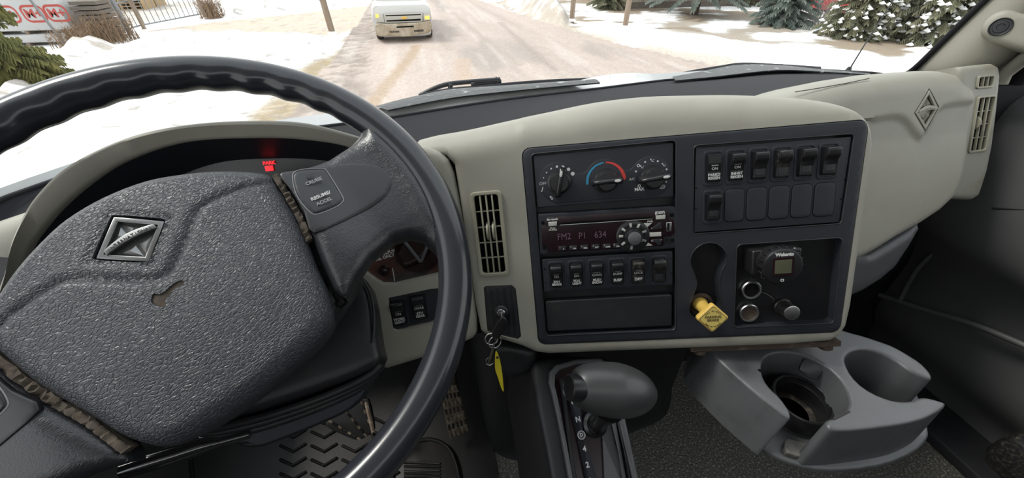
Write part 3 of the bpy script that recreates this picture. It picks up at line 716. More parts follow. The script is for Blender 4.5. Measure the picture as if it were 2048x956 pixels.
# little vent symbols round the third knob: seated figure with arrow, windscreen, snowflake, fan
def icon(u, v, kind):
    x, y = zn(u, v); L_ = []
    if kind == 'man': L_ = [[circ(x-.0010, y+.0022, .0009, 8)], [[(x-.0015, y+.0012), (x-.0004, y+.0012), (x+.0004, y-.0010), (x+.0026, y-.0010), (x+.0026, y-.0002+0), (x+.0010, y-.0002), (x+.0001, y+.0014), (x-.0015, y+.0014)]], [[(x+.0018, y+.0016), (x+.0030, y+.0022), (x+.0030, y+.0010)]]]
    if kind == 'screen': L_ = [[[(x-.0040, y+.0012), (x-.0022, y+.0026), (x+.0022, y+.0026), (x+.0040, y+.0012), (x+.0026, y-.0022), (x-.0026, y-.0022)], [(x-.0030, y+.0011), (x-.0019, y+.0019), (x+.0019, y+.0019), (x+.0030, y+.0011), (x+.0020, y-.0015), (x-.0020, y-.0015)]], [rrect(x-.0012, y-.0010, x-.0006, y+.0014, .0002)], [rrect(x+.0006, y-.0010, x+.0012, y+.0014, .0002)]]
    if kind == 'flake': L_ = [[circ(x, y, .0021, 12), circ(x, y, .0012, 12)]]
    if kind == 'fan': L_ = [[circ(x-.0008, y+.0018, .0013, 10)], [circ(x+.0010, y-.0008, .0016, 10), circ(x+.0010, y-.0008, .0008, 10)]]
    if kind == 'slash': L_ = [[[(x-.0016, y-.0036), (x-.0004, y-.0036), (x+.0018, y+.0030), (x+.0006, y+.0030)]]]
    for lp in L_: plate('symbol', lp, zt, .0004, 0, M['white'], cc)
icon(1478, 292, 'man'); icon(1608, 342, 'man'); icon(1362, 365, 'man'); icon(1330, 343, 'flake'); icon(1338, 572, 'flake'); icon(1655, 435, 'screen'); icon(1597, 582, 'screen'); icon(1668, 468, 'man'); icon(250, 608, 'slash'); icon(352, 708, 'fan')

# --- radio
rd = thing('car_radio', 'gloss black car radio with disc slot, display digits, dial and pale buttons', 'radio', P)
zr = lambda u, v: L(P, 1060+u/6.606, 400+v/6.606)
plate('faceplate', [[zr(110, 188), zr(1885, 78), zr(1912, 95), zr(1928, 605), zr(1900, 632), zr(145, 715), zr(132, 700), zr(106, 205)]], .002, .012, .0010, M['black2'], rd)
plate('display_face', [[zr(*q) for q in [(215, 228), (1820, 118), (1832, 225), (1895, 240), (1905, 430), (1850, 470), (1760, 480), (1750, 600), (1200, 635), (240, 690), (225, 610), (160, 590), (155, 345), (195, 335), (212, 310)]]], .0032, .003, .0006, M['radio'], rd)
plate('disc_slot', [[zr(400, 292), zr(405, 320), zr(1600, 240), (zr(1600, 216))]], .0036, .001, 0, M['deep'], rd)
tube('slot_lip', [Vector((*zr(u, v), .0038)) for u, v in ((400, 325), (1000, 286), (1610, 243))], .0005, M['steel'], rd, 6, world=False)
zz = .0036
def rt(tx, u, v, size, m='white', rot=-.0, **k): x, y = zr(u, v); return text('lettering', tx, size, x, y, zz, M[m], rd, rot, **k)
def rplate(nm, pts, m='creamkey', z=.0048): return plate(nm, [[zr(*q) for q in pts]], z, .002, .0004, M[m], rd)
rt('Bluetooth', 295, 250, .0038, bold=.0002); rt('Phone\nAZ-Menu', 300, 375, .0030, bold=.0001)
rplate('button', [(240, 285), (355, 278), (352, 330), (245, 338)])
rplate('button', [(1652, 198), (1778, 190), (1774, 242), (1655, 250)])
rt('(DISP)', 1706, 163, .0050, bold=.0003)
for tx, u in (('FM2', 450), ('P1', 690), ('634', 925)): rt(tx, u, {450: 480, 690: 467, 925: 452}[u], .0130, 'lcdtxt', sx=.85)
for i, (u, lab) in enumerate(zip((425, 568, 712, 860, 1006, 1140), ('1', '2', '3', '4', '5', '6'))):
    v = 628-i*7.5
    k_ = plate('preset_button', [[zr(u-52, v-24), zr(u+50, v-30), zr(u+50, v+25), zr(u-50, v+31)]], .0046, .002, .0004, M['black'], rd)
    x, y = zr(u-30, v-8); text('lettering', lab, .0030, x, y, .0047, M['white'], k_)
    x, y = zr(u+18, v+10); text('lettering', ('II', 'DN', 'SRC', 'RPT', 'RDM', 'INT')[i], .0030, x, y, .0047, M['white'], k_, bold=.0001)
dx, dy = zr(1350, 470)
dl_ = lathe('tuning_dial', [(.0225, 0), (.0225, .0012), (.0215, .0018), (.0160, .0018), (.0150, .0010), (.0145, .0010), (.0115, .0010), (.0108, .0100), (.0098, .0116), (.006, .0108), (0, .0106)], M['blacksat'], rd, Matrix.Translation((dx, dy, .0036)), 48)
for a in (62, 100, 140, 175, 215, 262, 20, 335):
    T = Matrix.Translation((dx, dy, .0046)) @ Matrix.Rotation(rad(a), 4, 'Z')
    box('dial_mark', (.0132, -.0016, 0), (.0190, .0016, .0012), M['creamkey'] if a in (100, 140, 175, 215, 62) else M['whitedim'], dl_, .0003, T=T)
lathe('dial_cap', [(.0090, 0), (.0088, .0020), (.0060, .0030), (0, .0032)], M['cup'], dl_, Matrix.Translation((dx, dy, .0142)), 32)
rplate('button', [(1435, 355), (1500, 300), (1600, 298), (1500, 385)]); rplate('button', [(1500, 425), (1722, 415), (1722, 468), (1510, 480)])
rplate('button', [(1450, 535), (1500, 525), (1610, 590), (1520, 600)])
rplate('arrow_button', [(1575, 385), (1690, 290), (1722, 290), (1720, 372)], 'black'); rplate('arrow_button', [(1600, 510), (1715, 503), (1722, 575), (1680, 590)], 'black')
rt('SCAN  INFO', 1620, 446, .0036, 'whitedim'); rt('RW PRST', 1660, 368, .0034, bold=.0001); rt('RW PRST', 1662, 528, .0034, bold=.0001); rt('PWR', 1576, 278, .0034, bold=.0001); rt('+ VOL', 1370, 290, .0030); rt('^', 1690, 330, .0070); rt('v', 1688, 562, .0050)
up_ = rplate('usb_port', [(1790, 290), (1858, 284), (1856, 402), (1795, 410)], 'steel', .0042)
plate('usb_slot', [[zr(1798, 298), zr(1850, 293), zr(1848, 394), zr(1802, 400)]], .0044, .001, 0, M['deep'], up_); plate('usb_tongue', [[zr(1830, 300), zr(1846, 298), zr(1844, 390), zr(1830, 392)]], .0046, .001, 0, M['steel'], up_)
x, y = zr(1800, 530); lathe('aux_socket', [(.0048, 0), (.0048, .0015), (.0030, .0015), (.0030, -.0005), (0, -.0005)], M['blacksat'], rd, Matrix.Translation((x, y, .0030)), 24)
for u, v in ((172, 298), (1866, 195), (190, 625), (1875, 525)): x, y = zr(u, v); screwhole(rd, x, y, .0034, .0026)

# --- parking brake knob
bx, by = L(P, 1408, 614)
pbk = thing('parking_brake_knob', 'yellow diamond push-pull knob in the keyhole recess of the bezel', 'knob', P.off(bx, by, -.012))
kx, ky = L(P, 1421, 632, .030); kx -= bx; ky -= by
lathe('stem', [(.0105, 0), (.0095, .006), (.0085, .012), (.0085, .034), (.0100, .042)], M['yellow'], pbk, Matrix.Translation((kx*.3, ky*.3, 0)) @ Matrix.Shear('XY', 4, (kx*.7/.042, ky*.7/.042)), 28)
lathe('collar', [(.0170, 0), (.0170, .003), (.0125, .004), (.0125, .001)], M['rust'], pbk, Matrix.Translation((kx*.2, ky*.2, -.001)), 28)
dm = [(x*c(PI/4)-y*s(PI/4), x*s(PI/4)+y*c(PI/4)) for x, y in rrect(-.0150, -.0150, .0150, .0150, .0035)]
dm = [(x+kx, y+ky) for x, y in dm]
dmp = plate('knob_face', [dm], .050, .009, .0022, M['yellow'], pbk, res=3)
dk = [((x-kx)*.86+kx, (y-ky)*.86+ky) for x, y in dm]
plate('decal', [dk], .0503, .0006, 0, M['yellowp'], dmp)
plate('decal_line', [dk, [((x-kx)*.83+kx, (y-ky)*.83+ky) for x, y in dm]], .0505, .0004, 0, M['ink'], dmp)
text('lettering', 'PARKING\nBRAKE', .0050, kx, ky, .0505, M['ink'], dmp, bold=.0001)
for word, R0, a_s, a_e, up_d in (('PULL TO APPLY', .0125, 145, 35, 1), ('PUSH TO RELEASE', .0135, 218, 322, -1)):
    for i, ch in enumerate(word):
        if ch == ' ': continue
        a = rad(a_s+(a_e-a_s)*i/(len(word)-1)); text('lettering', ch, .0026, kx+R0*.86*c(a), ky+R0*.86*s(a), .0505, M['ink'], dmp, a-PI/2 if up_d > 0 else a+PI/2)
# --- heater controller on its box
z5 = lambda u, v, off=0: L(P, 1350+u/3.984, 460+v/3.984, off)
PB = P.off(0, 0, 0)
hx, hy = z5(855, 290, .034)
hc = thing('heater_controller', 'black round heater timer with small grey-green screen, mounted on a square box', 'controller', P)
p0_, p1_ = z5(640, 340, .012), z5(1010, 150, .012)
plate('housing', [rrect(p0_[0]-.006, p0_[1]-.003, p1_[0], p1_[1]+.002, .003)], .014, .026, .003, M['blacksat'], hc)
hk = lathe('dial', [(.0220, .012), (.0222, .022), (.0242, .024), (.0246, .0335), (.0232, .0360), (.0212, .0366), (0, .0366)], M['blacksat'], hc, Matrix.Translation((hx, hy, 0)), 56)
for k in range(18):
    T = Matrix.Translation((hx, hy, .0285)) @ Matrix.Rotation(2*PI*k/18, 4, 'Z'); box('grip_rib', (.0235, -.0014, -.0050), (.0262, .0014, .0045), M['blacksat'], hk, .0008, T=T)
plate('screen_surround', [rrect(hx-.0135, hy-.0125, hx+.0125, hy+.0130, .001)], .0370, .001, .0003, M['radio'], hk)
plate('screen', [rrect(hx-.0105, hy-.0085, hx+.0095, hy+.0095, .0008)], .0374, .001, .0002, M['lcd'], hk)
text('lettering', 'Webasto', .0058, hx+.0003, hy+.0165, .0368, M['white'], hk, 0, bold=.00035)
plate('stop_mark', [rrect(hx-.0025, hy-.0195, hx+.0015, hy-.0160, .0008), rrect(hx-.0016, hy-.0187, hx+.0006, hy-.0168, .0004)], .0369, .0005, 0, M['white'], hk)
x, y = z5(962, 152, .016); lathe('status_lamp', [(.0018, 0), (.0014, .001), (0, .0012)], M['steel'], hc, Matrix.Translation((x, y, .014)), 16)
# --- two power sockets, dimmer
def socket(u, v, label, rusty):
    x, y = z5(u, v, -.006); t = thing('power_socket', label, 'socket', P.off(x, y, -.0095), 'power sockets beside the parking brake')
    lathe('socket_ring', [(.0132, -.001), (.0136, .003), (.0125, .0042), (.0105, .0040), (.0100, .001), (.0100, -.001)], M['steel'], t, Matrix(), 40)
    b = lathe('socket_well', [(.0105, .002), (.0098, -.001), (.0098, -.001), (0, -.0012)], M['deep'] if not rusty else M['rust'], t, Matrix(), 32)
    lathe('contact', [(.0072, 0), (.0068, .0008), (.003, .0009), (0, .0005)], M['blacksat'] if not rusty else M['rust'], t, Matrix(), 24)
    return t
socket(612, 480, 'upper chromed power socket with a clean black well', False)
socket(594, 665, 'lower chromed power socket with a rusty well', True)
x, y = z5(880, 625, -.003); kx2, ky2 = z5(930, 658, .014)
dk_ = thing('dimmer_knob', 'small round knob with brushed silver cap right of the sockets', 'knob', P.off(x, y, -.0105))
sh = Matrix.Shear('XY', 4, ((kx2-x)/.024*.6, (ky2-y)/.024*.6))
lathe('knob_body', [(.0120, 0), (.0120, .003), (.0108, .004), (.0102, .024)], M['rust_black'], dk_, sh, 36)
lathe('knob_cap', [(.0103, .0236), (.0100, .0248), (.0090, .0252), (0, .0252)], M['steel'], dk_, sh, 36)
x, y = z5(992, 680); box('pointer_mark', (-.001, -.0004, 0), (.001, .0004, .0004), M['white'], dk_, T=Matrix.Translation((x-dk_.matrix_basis.inverted().to_translation().x*0-(P.at(0,0,0)-P.o).x-z5(880, 625, -.003)[0], y-z5(880, 625, -.003)[1], .0006)))
lip = [Vector((*z5(u, v, -.009), -.0092)) for u, v in catmull([(690, 498), (730, 512), (765, 535), (788, 556), (780, 568)], 4)]
tube('scale_arc', [P.at(*p) for p in lip], .0007, M['blacksat'], dk_, 6)

# --- key in the ignition with ring, clip and tags
KZ = P.at(ix, iy, .008)
K = mk(P.at(ix, iy, .02), (-.25, -.90, .36), (0, 0, 1))
def kz(u, v, off=0.0): return K.at(*L(K, u, v, off), off)
ky_ = thing('key_bunch', 'bunch of keys with a yellow tag hanging from the ignition lock', 'keys', K)
tube('key_blade', [KZ, kz(1006, 640)], .0022, M['steel'], ky_, 8, flat=.5)
hd = [L(K, u, v) for u, v in catmull([(1006, 632), (1014, 640), (1013, 655), (1004, 668), (996, 676), (986, 674), (984, 664), (990, 650), (998, 638)], 3, True)]
plate('key_head', [hd], .003, .006, .0018, M['blacksat'], ky_)
def ring(nm, u, v, r, ax, m, wr=.0009):
    cpt = kz(u, v); z = Vector(ax).normalized(); a = z.orthogonal().normalized(); b = z.cross(a)
    tube(nm, [cpt+a*(r*c(2*PI*k/28))+b*(r*s(2*PI*k/28)) for k in range(29)], wr, M[m], ky_, 8)
ring('key_ring', 983, 678, .0095, K.z+K.x*.15, 'steel'); ring('key_ring', 990, 684, .0100, K.z*.9+K.x*.5, 'steel', .0007)
tube('clip', [kz(988, 686, .003), kz(985, 700, .004), kz(980, 716, .004), kz(977, 726, .003)], [.0022, .0028, .0026, .0018], M['steel'], ky_, 10, flat=.6)
tube('clip_loop', [kz(977, 715), kz(972, 720), kz(973, 728), kz(980, 731), kz(986, 727)], .0008, M['steel'], ky_, 8)
plate('black_fob', [[L(K, u, v) for u, v in ((990, 722), (1000, 732), (1003, 738), (994, 741), (980, 732))]], -.001, .004, .001, M['blacksat'], ky_)
tg = [L(K, u, v) for u, v in catmull([(991, 703), (996, 708), (1001, 725), (1005, 750), (1007, 772), (1007, 783), (1002, 774), (996, 755), (990, 735)], 3, True)]
plate('yellow_tag', [tg], .001, .0014, .0003, M['yellowt'], ky_)
x, y = L(K, 995, 714); lathe('tag_eyelet', [(.0022, 0), (.0022, .0010), (.0012, .0010)], M['rust'], ky_, Matrix.Translation((x, y, .0008)), 14)
# ================================================================== STEERING WHEEL
sw = thing('steering_wheel', 'black leather steering wheel turned left, with worn rim and cracked horn pad', 'steering wheel', WH)
RR, TR = .2286, .0176
vs, fs = [], []; NT, NA = 480, 26
for i in range(NT):
    t = 2*PI*i/NT; dg = math.degrees(t)
    up_ = max(0, min(1, (min(dg-18, 172-dg))/8)) if 18 < dg < 172 else 0
    for j in range(NA):
        a = 2*PI*j/NA; inn = max(0, -c(a))**1.5
        r = TR + up_*inn*.0013*s(t*40)
        vs.append(((RR+r*c(a))*c(t), (RR+r*c(a))*s(t), r*s(a)*.98))
for i in range(NT):
    for j in range(NA): fs.append((i*NA+j, ((i+1) % NT)*NA+j, ((i+1) % NT)*NA+(j+1) % NA, i*NA+(j+1) % NA))
mesh('rim', vs, fs, M['rim'], sw, 60)
XC = -.013
def mir(Pl): return [(2*XC-x, y) for x, y in Pl][::-1]
pad = [(-.1285, .048), (-.118, .062), (-.093, .0795), (-.068, .092), (-.043, .101), (-.013, .104), (.017, .101), (.042, .092), (.067, .0795), (.092, .062), (.1025, .048),
       (.0985, .020), (.094, -.005), (.087, -.030), (.079, -.056), (.072, -.083), (.060, -.104), (.042, -.113), (.012, -.117), (-.013, -.118), (-.038, -.117), (-.068, -.113), (-.086, -.104), (-.098, -.083), (-.105, -.056), (-.113, -.030), (-.120, -.005), (-.1245, .020)]
pad = catmull(pad, 4, True)
grv = catmull([(.095, .040), (.080, .044), (.059, .0465), (.042, .046), (.030, .040), (.016, .026), (.002, .014), (-.006, .0075), (-.013, .005), (-.020, .0075), (-.028, .014), (-.042, .026), (-.056, .040), (-.068, .046), (-.085, .0465), (-.106, .044), (-.121, .040)], 3)
gpy = grv + [(-.2, -.3), (.2, -.3)]
def Hpad(x, y, d):
    X = np.stack([x, y], 1)
    h = .030 - .012*((x-XC)/.115)**2 - .010*(np.clip(-y-.02, 0, 1)/.10)**2 - .006*(np.clip(y-.03, 0, 1)/.08)**2
    gd = segdist(X, grv, closed=False)
    h = h - .0032*np.exp(-(gd/.0032)**2) + .0016*inside(X, gpy)*(1-np.exp(-(gd/.004)**2))
    ed = np.abs(x-(-.015))/.0305 + np.abs(y-.049)/.0295
    h = h - .0022*np.exp(-((ed-1.02)/.10)**2)
    return h
emT, emR, emB, emL = (-.015, .0745), (.0110, .0490), (-.0155, .0235), (-.0415, .0485)
emh = [(-.0150, .0770), (.0138, .0490), (-.0152, .0210), (-.0442, .0490)]
emh = smoothp([lin(emh[i], emh[(i+1) % 4], t) for i in range(4) for t in (.06, .94)], 2)
hornp = catmull([(-.0270, -.0085), (-.0262, -.0125), (-.0235, -.0165), (-.0215, -.0150), (-.0205, -.0125), (-.014, -.0112), (-.0085, -.0100), (-.0070, -.0085), (-.0080, -.0068), (-.012, -.0062), (-.0195, -.0078), (-.0225, -.0060), (-.0240, -.0050)], 2, True)
hornp = [((x+.018)*1.25-.018, (y+.011)*1.25-.0125) for x, y in hornp]
padm = hf('horn_pad', pad, [emh, hornp], .0028, Hpad, M['leather'], sw, rb=.017, skirt=.035, hskirt=.006, taper=.02)
plate('horn_mark', [hornp], Hpad(np.array([-.018]), np.array([-.0125]), 0)[0]-.0012, .002, .0004, M['gap'], padm)
ring_h = [((x+.0160)*.55-.0145, (y+.011)*.5-.0125) for x, y in hornp]
plate('horn_mark', [circ(-.0115, -.0120, .0035, 14, .0014)], Hpad(np.array([-.018]), np.array([-.0125]), 0)[0]-.0004, .001, .0002, M['leather'], padm)
M['emb'] = mat('dark_worn_chrome', (.20, .20, .20), .30, metal=.9)
M['embd'] = mat('dark_emblem_field', (.035, .035, .036), .4)
EF = WH.off(0, 0, .0262)
emb_o = emblem(padm, EF, emT, emR, emB, emL, M['emb'], M['embd'], deep=.0045)
# spokes (right one and its mirror on the left)
sp_r = [(.1070, .0470), (.1180, .0455), (.1310, .0420), (.1560, .0385), (.1840, .0400), (.1985, .0440), (.2060, .0500), (.2120, .0580), (.2165, .0660)]
arc = [(.2270*c(rad(a)), .2270*s(rad(a))) for a in (15, 8, 2, -4, -10, -16, -22, -28, -34, -38)]
sp_l = [(.1790, -.1260), (.1800, -.1100), (.1780, -.0930), (.1690, -.0815), (.1520, -.0750), (.1230, -.0785), (.0980, -.0880), (.0800, -.0980), (.0775, -.0920), (.0765, -.0830), (.0835, -.0560), (.0915, -.0300), (.0985, -.0050), (.1030, .0200)]
spo = sp_r+arc+sp_l
def Hsp(x, y, d):
    xr = np.where(x > XC, x, 2*XC-x); rr = np.hypot(xr, y)
    h = .0165 - .008*ss(.10, .155, xr) + .0085*ss(.185, .222, rr)*ss(.002, .022, np.asarray(d, float)) - .004*np.clip((-y-.03)/.07, 0, 1.2)**2 - .011*ss(.044, .064, y)*ss(.19, .205, xr)
    return h
sfp = [(.1075, .0415), (.1200, .0390), (.1370, .0330), (.1660, .0210), (.1860, .0060), (.1935, -.0080), (.1930, -.0185), (.1860, -.0285), (.1690, -.0350), (.1340, -.0345), (.0965, -.0290), (.1020, -.0050), (.1060, .0200)]
crs = LL(WH, [(589, 348), (604, 340), (646, 335), (652, 340), (684, 392), (684, 400), (672, 412), (636, 430), (624, 428), (596, 395), (588, 360)], .014)
for side, f in (('r', lambda q: q), ('l', mir)):
    so_ = hf('spoke', f(spo), [], .0038, Hsp, M['spoke'], sw, rb=.013, skirt=.012, hskirt=0)
    fp_ = hf('spoke_panel', f(catmull(sfp, 3, True)), [], .0035, lambda x, y, d: Hsp(x, y, d)+.0012, M['button'], sw, rb=.0016, skirt=.003, hskirt=0)
    if side == 'r': cp_ = fp_
    cb = hf('cruise_switch', f(smoothp(crs, 2)), [], .003, lambda x, y, d: Hsp(x, y, d)+.0022, M['button'], sw, rb=.0016, skirt=.002, hskirt=0)
    vsr = f(smoothp(crs, 2)); X_ = np.array(vsr); zz_ = Hsp(X_[:, 0], X_[:, 1], 0)+.0012
    ct_ = X_.mean(0); pts = [Vector((ct_[0]+(x-ct_[0])*1.05, ct_[1]+(y-ct_[1])*1.05, z)) for (x, y), z in zip(vsr, zz_)]
    v_, f_ = tubemesh(pts+[pts[0]], .00045, 6, False); mesh('switch_edge_glint', v_, f_, M['whitedim'], cb, 60)  # pale tube draws the specular highlight along the switch edge
    if side == 'r':
        for tx, u, v, mm_ in (('SET', 623, 355, 'black'), ('CRUISE', 629, 365, 'whitedim'), ('RESUME/', 643, 395, 'white'), ('ACCEL', 650, 406, 'whitedim')):
            q = L(WH, u, v, .014); z_ = Hsp(np.array([q[0]]), np.array([q[1]]), 0)[0]+.0023
            text('lettering', tx, .0050, q[0], q[1], z_+.0022, M[mm_], cb, rad(-10), bold=.0001)
        gapl = [(.1045, .046), (.1005, .020), (.0960, -.005), (.0890, -.030)]
        gl2 = [(.0890, -.030), (.0810, -.056), (.0745, -.085)]
    a_ = [(.1015, .047), (.0975, .020), (.093, -.005), (.086, -.030)]; b_ = [(.0925, -.030), (.0995, -.005), (.104, .020), (.108, .047)]
    hf('foam_strip', f(a_+b_), [], .003, lambda x, y, d: .0105+.003*np.abs(np.sin(x*900)), M['gap'], sw, rb=0, skirt=.01, hskirt=0)
    if side == 'l': hf('foam_strip', f([(.087, -.030), (.078, -.056), (.0715, -.090), (.078, -.090), (.0845, -.056), (.0925, -.030)]), [], .003, lambda x, y, d: .0125+.002*np.abs(np.sin(y*900)), M['gap'], sw, rb=0, skirt=.01, hskirt=0)
    else: hf('gap_liner', f([(.087, -.030), (.078, -.056), (.0715, -.098), (.078, -.098), (.0845, -.056), (.0925, -.030)]), [], .004, lambda x, y, d: np.zeros_like(x)+.004, M['deep'], sw, rb=0, skirt=.01, hskirt=0)
lwc = LL(WH, [(728, 545), (700, 585), (668, 632), (625, 682), (560, 730), (456, 785), (344, 838), (236, 888), (240, 800), (500, 600), (640, 520)], .0)
hf('lower_cover', smoothp(lwc, 1), [], .005, lambda x, y, d: np.zeros_like(x)-.001, M['spoke'], sw, rb=.014, skirt=.02, hskirt=0)
# back shell that joins the spokes under the pad
plate('hub_back', [catmull([(-.12, .03), (-.10, .055), (-.013, .085), (.075, .055), (.095, .03), (.085, -.05), (.05, -.095), (-.013, -.10), (-.075, -.095), (-.11, -.05)], 3, True)], -.004, .05, .008, M['black'], sw)

# ================================================================== STEERING COLUMN
CO = Fr(WH.o, *(lambda f: (f.x, f.y, f.z))(mk(WH.o, n_, (0, 0, 1))))
colm = thing('steering_column', 'black moulded column shroud with ribbed boot under the steering wheel', 'steering column', CO)
shr = [(560, 560), (640, 530), (700, 535), (722, 548), (738, 572), (747, 610), (752, 650), (758, 690), (764, 712), (756, 730), (725, 748), (680, 766), (600, 795), (520, 822), (440, 846), (380, 858), (340, 860), (300, 840), (380, 780), (460, 700)]
sl = LL(CO, shr, -.10)
hf('shroud', sl, [], .007, lambda x, y, d: np.zeros_like(x)-.10, M['black'], colm, rb=.012, skirt=.045, hskirt=0, taper=-.04)
tube('shroud_edge', [CO.at(*L(CO, u, v, -.100), -.100) for u, v in catmull([(726, 560), (740, 585), (747, 620), (748, 655), (745, 685)], 4)], .0018, M['black'], colm, 8)
tA = catmull([(352, 862), (420, 856), (500, 838), (580, 815), (650, 790), (710, 764), (748, 742), (762, 726)], 5)
tB = catmull([(470, 868), (500, 886), (525, 890), (570, 874), (630, 850), (690, 822), (722, 795), (740, 765)], 5)
for k in range(6):
    t = (k+.3)/6; of = -.112-.005*k
    tube('boot_rib', [CO.at(*L(CO, a[0]+(b[0]-a[0])*t, a[1]+(b[1]-a[1])*t, of), of) for a, b in zip(tA, tB)], [.0012]+[.0046]*(len(tA)-2)+[.002], M['black'], colm, 10)
bk = [L(CO, u, v, -.125) for u, v in tA] + [L(CO, u, v, -.125) for u, v in tB[::-1]]
plate('boot_back', [bk], -.122, .08, .002, M['black2'], colm)
cc0 = CO.at(0, 0, -.03)
tube('column_tube', [CO.at(0, 0, -.02), CO.at(0, -.0, -.16), CO.at(0, 0, -.50)], [.045, .055, .05], M['black2'], colm, 24)
st = [CO.at(*L(CO, u, v, -.06), -.06) for u, v in [(246, 941), (300, 924), (352, 908), (356, 907), (400, 893), (440, 884), (500, 868)]]
tube('indicator_stalk', st, [.0075, .0082, .0080, .0076, .0070, .0042, .004], mat('glossy_black_stalk', (.02, .02, .022), .10, spec=.9, coat=.5), colm, 20)
wt = plate('warning_label', [[L(CO, u, v, -.135) for u, v in ((392, 868), (430, 866), (445, 872), (400, 876))]], -.134, .001, 0, M['white'], colm)
plate('tan_tab', [[L(CO, u, v, -.14) for u, v in ((462, 872), (474, 872), (473, 884), (461, 886))]], -.139, .004, .001, M['yellowp'], colm)

# ================================================================== GEAR SHIFTER CONSOLE
TP = Fr((.177, .24, .554), (1, 0, 0), (0, c(rad(30)), s(rad(30))), (0, -s(rad(30)), c(rad(30))))
gc = thing('gear_console', 'black shifter console with letters and numbers beside the lever, below the bezel', 'console', TP)
TL = lambda pts, off=0: LL(TP, pts, off)
body = TL([(1062, 740), (1066, 722), (1085, 716), (1150, 712), (1215, 716), (1228, 735), (1240, 800), (1262, 900), (1290, 1030), (1320, 1120), (1130, 1120), (1112, 1030), (1090, 900), (1076, 830)], -.012)
hf('console_body', body, [], .008, lambda x, y, d: np.zeros_like(x)-.010, M['black'], gc, rb=.012, skirt=.34, hskirt=0, taper=-.12)
ro = TL([(1097, 765), (1098, 745), (1110, 730), (1150, 719), (1198, 716), (1214, 724), (1226, 750), (1236, 790), (1250, 840), (1276, 956), (1300, 1080), (1158, 1080), (1136, 956), (1116, 846), (1104, 790)])
ri = TL([(1109, 770), (1110, 750), (1120, 740), (1155, 729), (1192, 727), (1204, 735), (1214, 760), (1224, 800), (1238, 850), (1263, 956), (1286, 1070), (1168, 1070), (1146, 956), (1126, 846), (1114, 790)])
plate('console_trim', [ro, ri], .004, .012, .003, M['cup'], gc)
inn = TL([(1109, 770), (1110, 750), (1120, 740), (1155, 729), (1192, 727), (1204, 735), (1214, 760), (1224, 800), (1238, 850), (1263, 956), (1286, 1070), (1168, 1070), (1146, 956), (1126, 846), (1114, 790)], -.006)
plate('inner_tray', [inn], -.006, .004, 0, M['radio'], gc)
def strip(nm, a, b, a2, b2, z, dep, m, bev=.001): return plate(nm, [TL([a, b, b2, a2], z)], z, dep, bev, m, gc)
strip('side_rail', (1120, 760), (1128, 758), (1162, 1000), (1150, 1000), .000, .008, M['blacksat'])
strip('letter_strip', (1133, 770), (1155, 765), (1208, 1000), (1180, 1000), .001, .006, M['black2'], .0006)
strip('slot_cover', (1160, 764), (1200, 757), (1258, 1000), (1211, 1000), -.001, .004, M['cup'], .0006)
strip('side_rail', (1206, 770), (1216, 768), (1262, 1000), (1252, 1000), .003, .010, M['cup'], .0015)
strip('side_rail', (1219, 774), (1224, 774), (1272, 1000), (1266, 1000), .002, .010, M['black'], .001)
for ch, u, v in (('R', 1146, 803), ('N', 1156, 839), ('D', 1163, 870), ('4', 1169, 898), ('2', 1175, 930), ('1', 1181, 962)):
    x, y = L(TP, u, v, .0012); text('lettering', ch, .0105 if ch != 'D' else .0062, x, y, .0012, M['white'], gc, rad(-2), bold=.0003)
    if ch == 'D': plate('letter_ring', [circ(x, y, .0062, 24), circ(x, y, .0053, 24)], .0014, .0004, 0, M['white'], gc); plate('letter_ring', [circ(x, y, .0044, 24), circ(x, y, .0040, 24)], .0014, .0004, 0, M['white'], gc)
KP = mk(CAM+ray(1225, 780)*.50, -FW, UP)
kp = lambda u, v, off=0: KP.at(*L(KP, u, v, off), off)
gl_ = thing('gear_lever', 'gear lever with large rounded charcoal knob and release button', 'gear lever', TP.off(*TL([(1192, 842)])[0]))
A_, B_2 = kp(1146, 770, .010), kp(1310, 790, -.012); ax = (B_2-A_)
prof = [(0, 0), (24, .005), (31, .02), (41, .10), (49, .25), (53, .42), (53.5, .52), (50, .66), (43, .79), (33, .89), (20, .965), (10, .99), (0, 1)]
prof = catmull([(r*.50/760, t*ax.length) for r, t in prof], 3)
prof = [(max(0, r), z) for r, z in prof]
q = mk(A_, ax, UP); lathe('knob', prof, M['knob'], gl_, q.M @ Matrix.Diagonal((.92, 1, 1, 1)), 48, 60, world=True)
bb = q.at(.0, -.002, 0)
bprof = [(.0165, .012), (.0160, -.010), (.0150, -.0165), (.0135, -.0175), (.0128, -.0160), (.004, -.0145), (0, -.0145)]
lathe('release_button', [(r*1.05, z) for r, z in bprof], M['blacksat'], gl_, mk(kp(1160, 776, .016), ax + KP.z*-.02, UP).M, 36, 35, world=True)
tube('lever_neck', [kp(1215, 815, -.005), kp(1206, 832, -.015), TP.at(*L(TP, 1195, 848, .004), .004)], [.022, .0125, .0135], M['blacksat'], gl_, 24)
lathe('neck_boot', [(.020, -.002), (.019, .003), (.0145, .006), (.013, .004)], M['blacksat'], gl_, TP.off(*L(TP, 1190, 848)).M, 28, world=True)

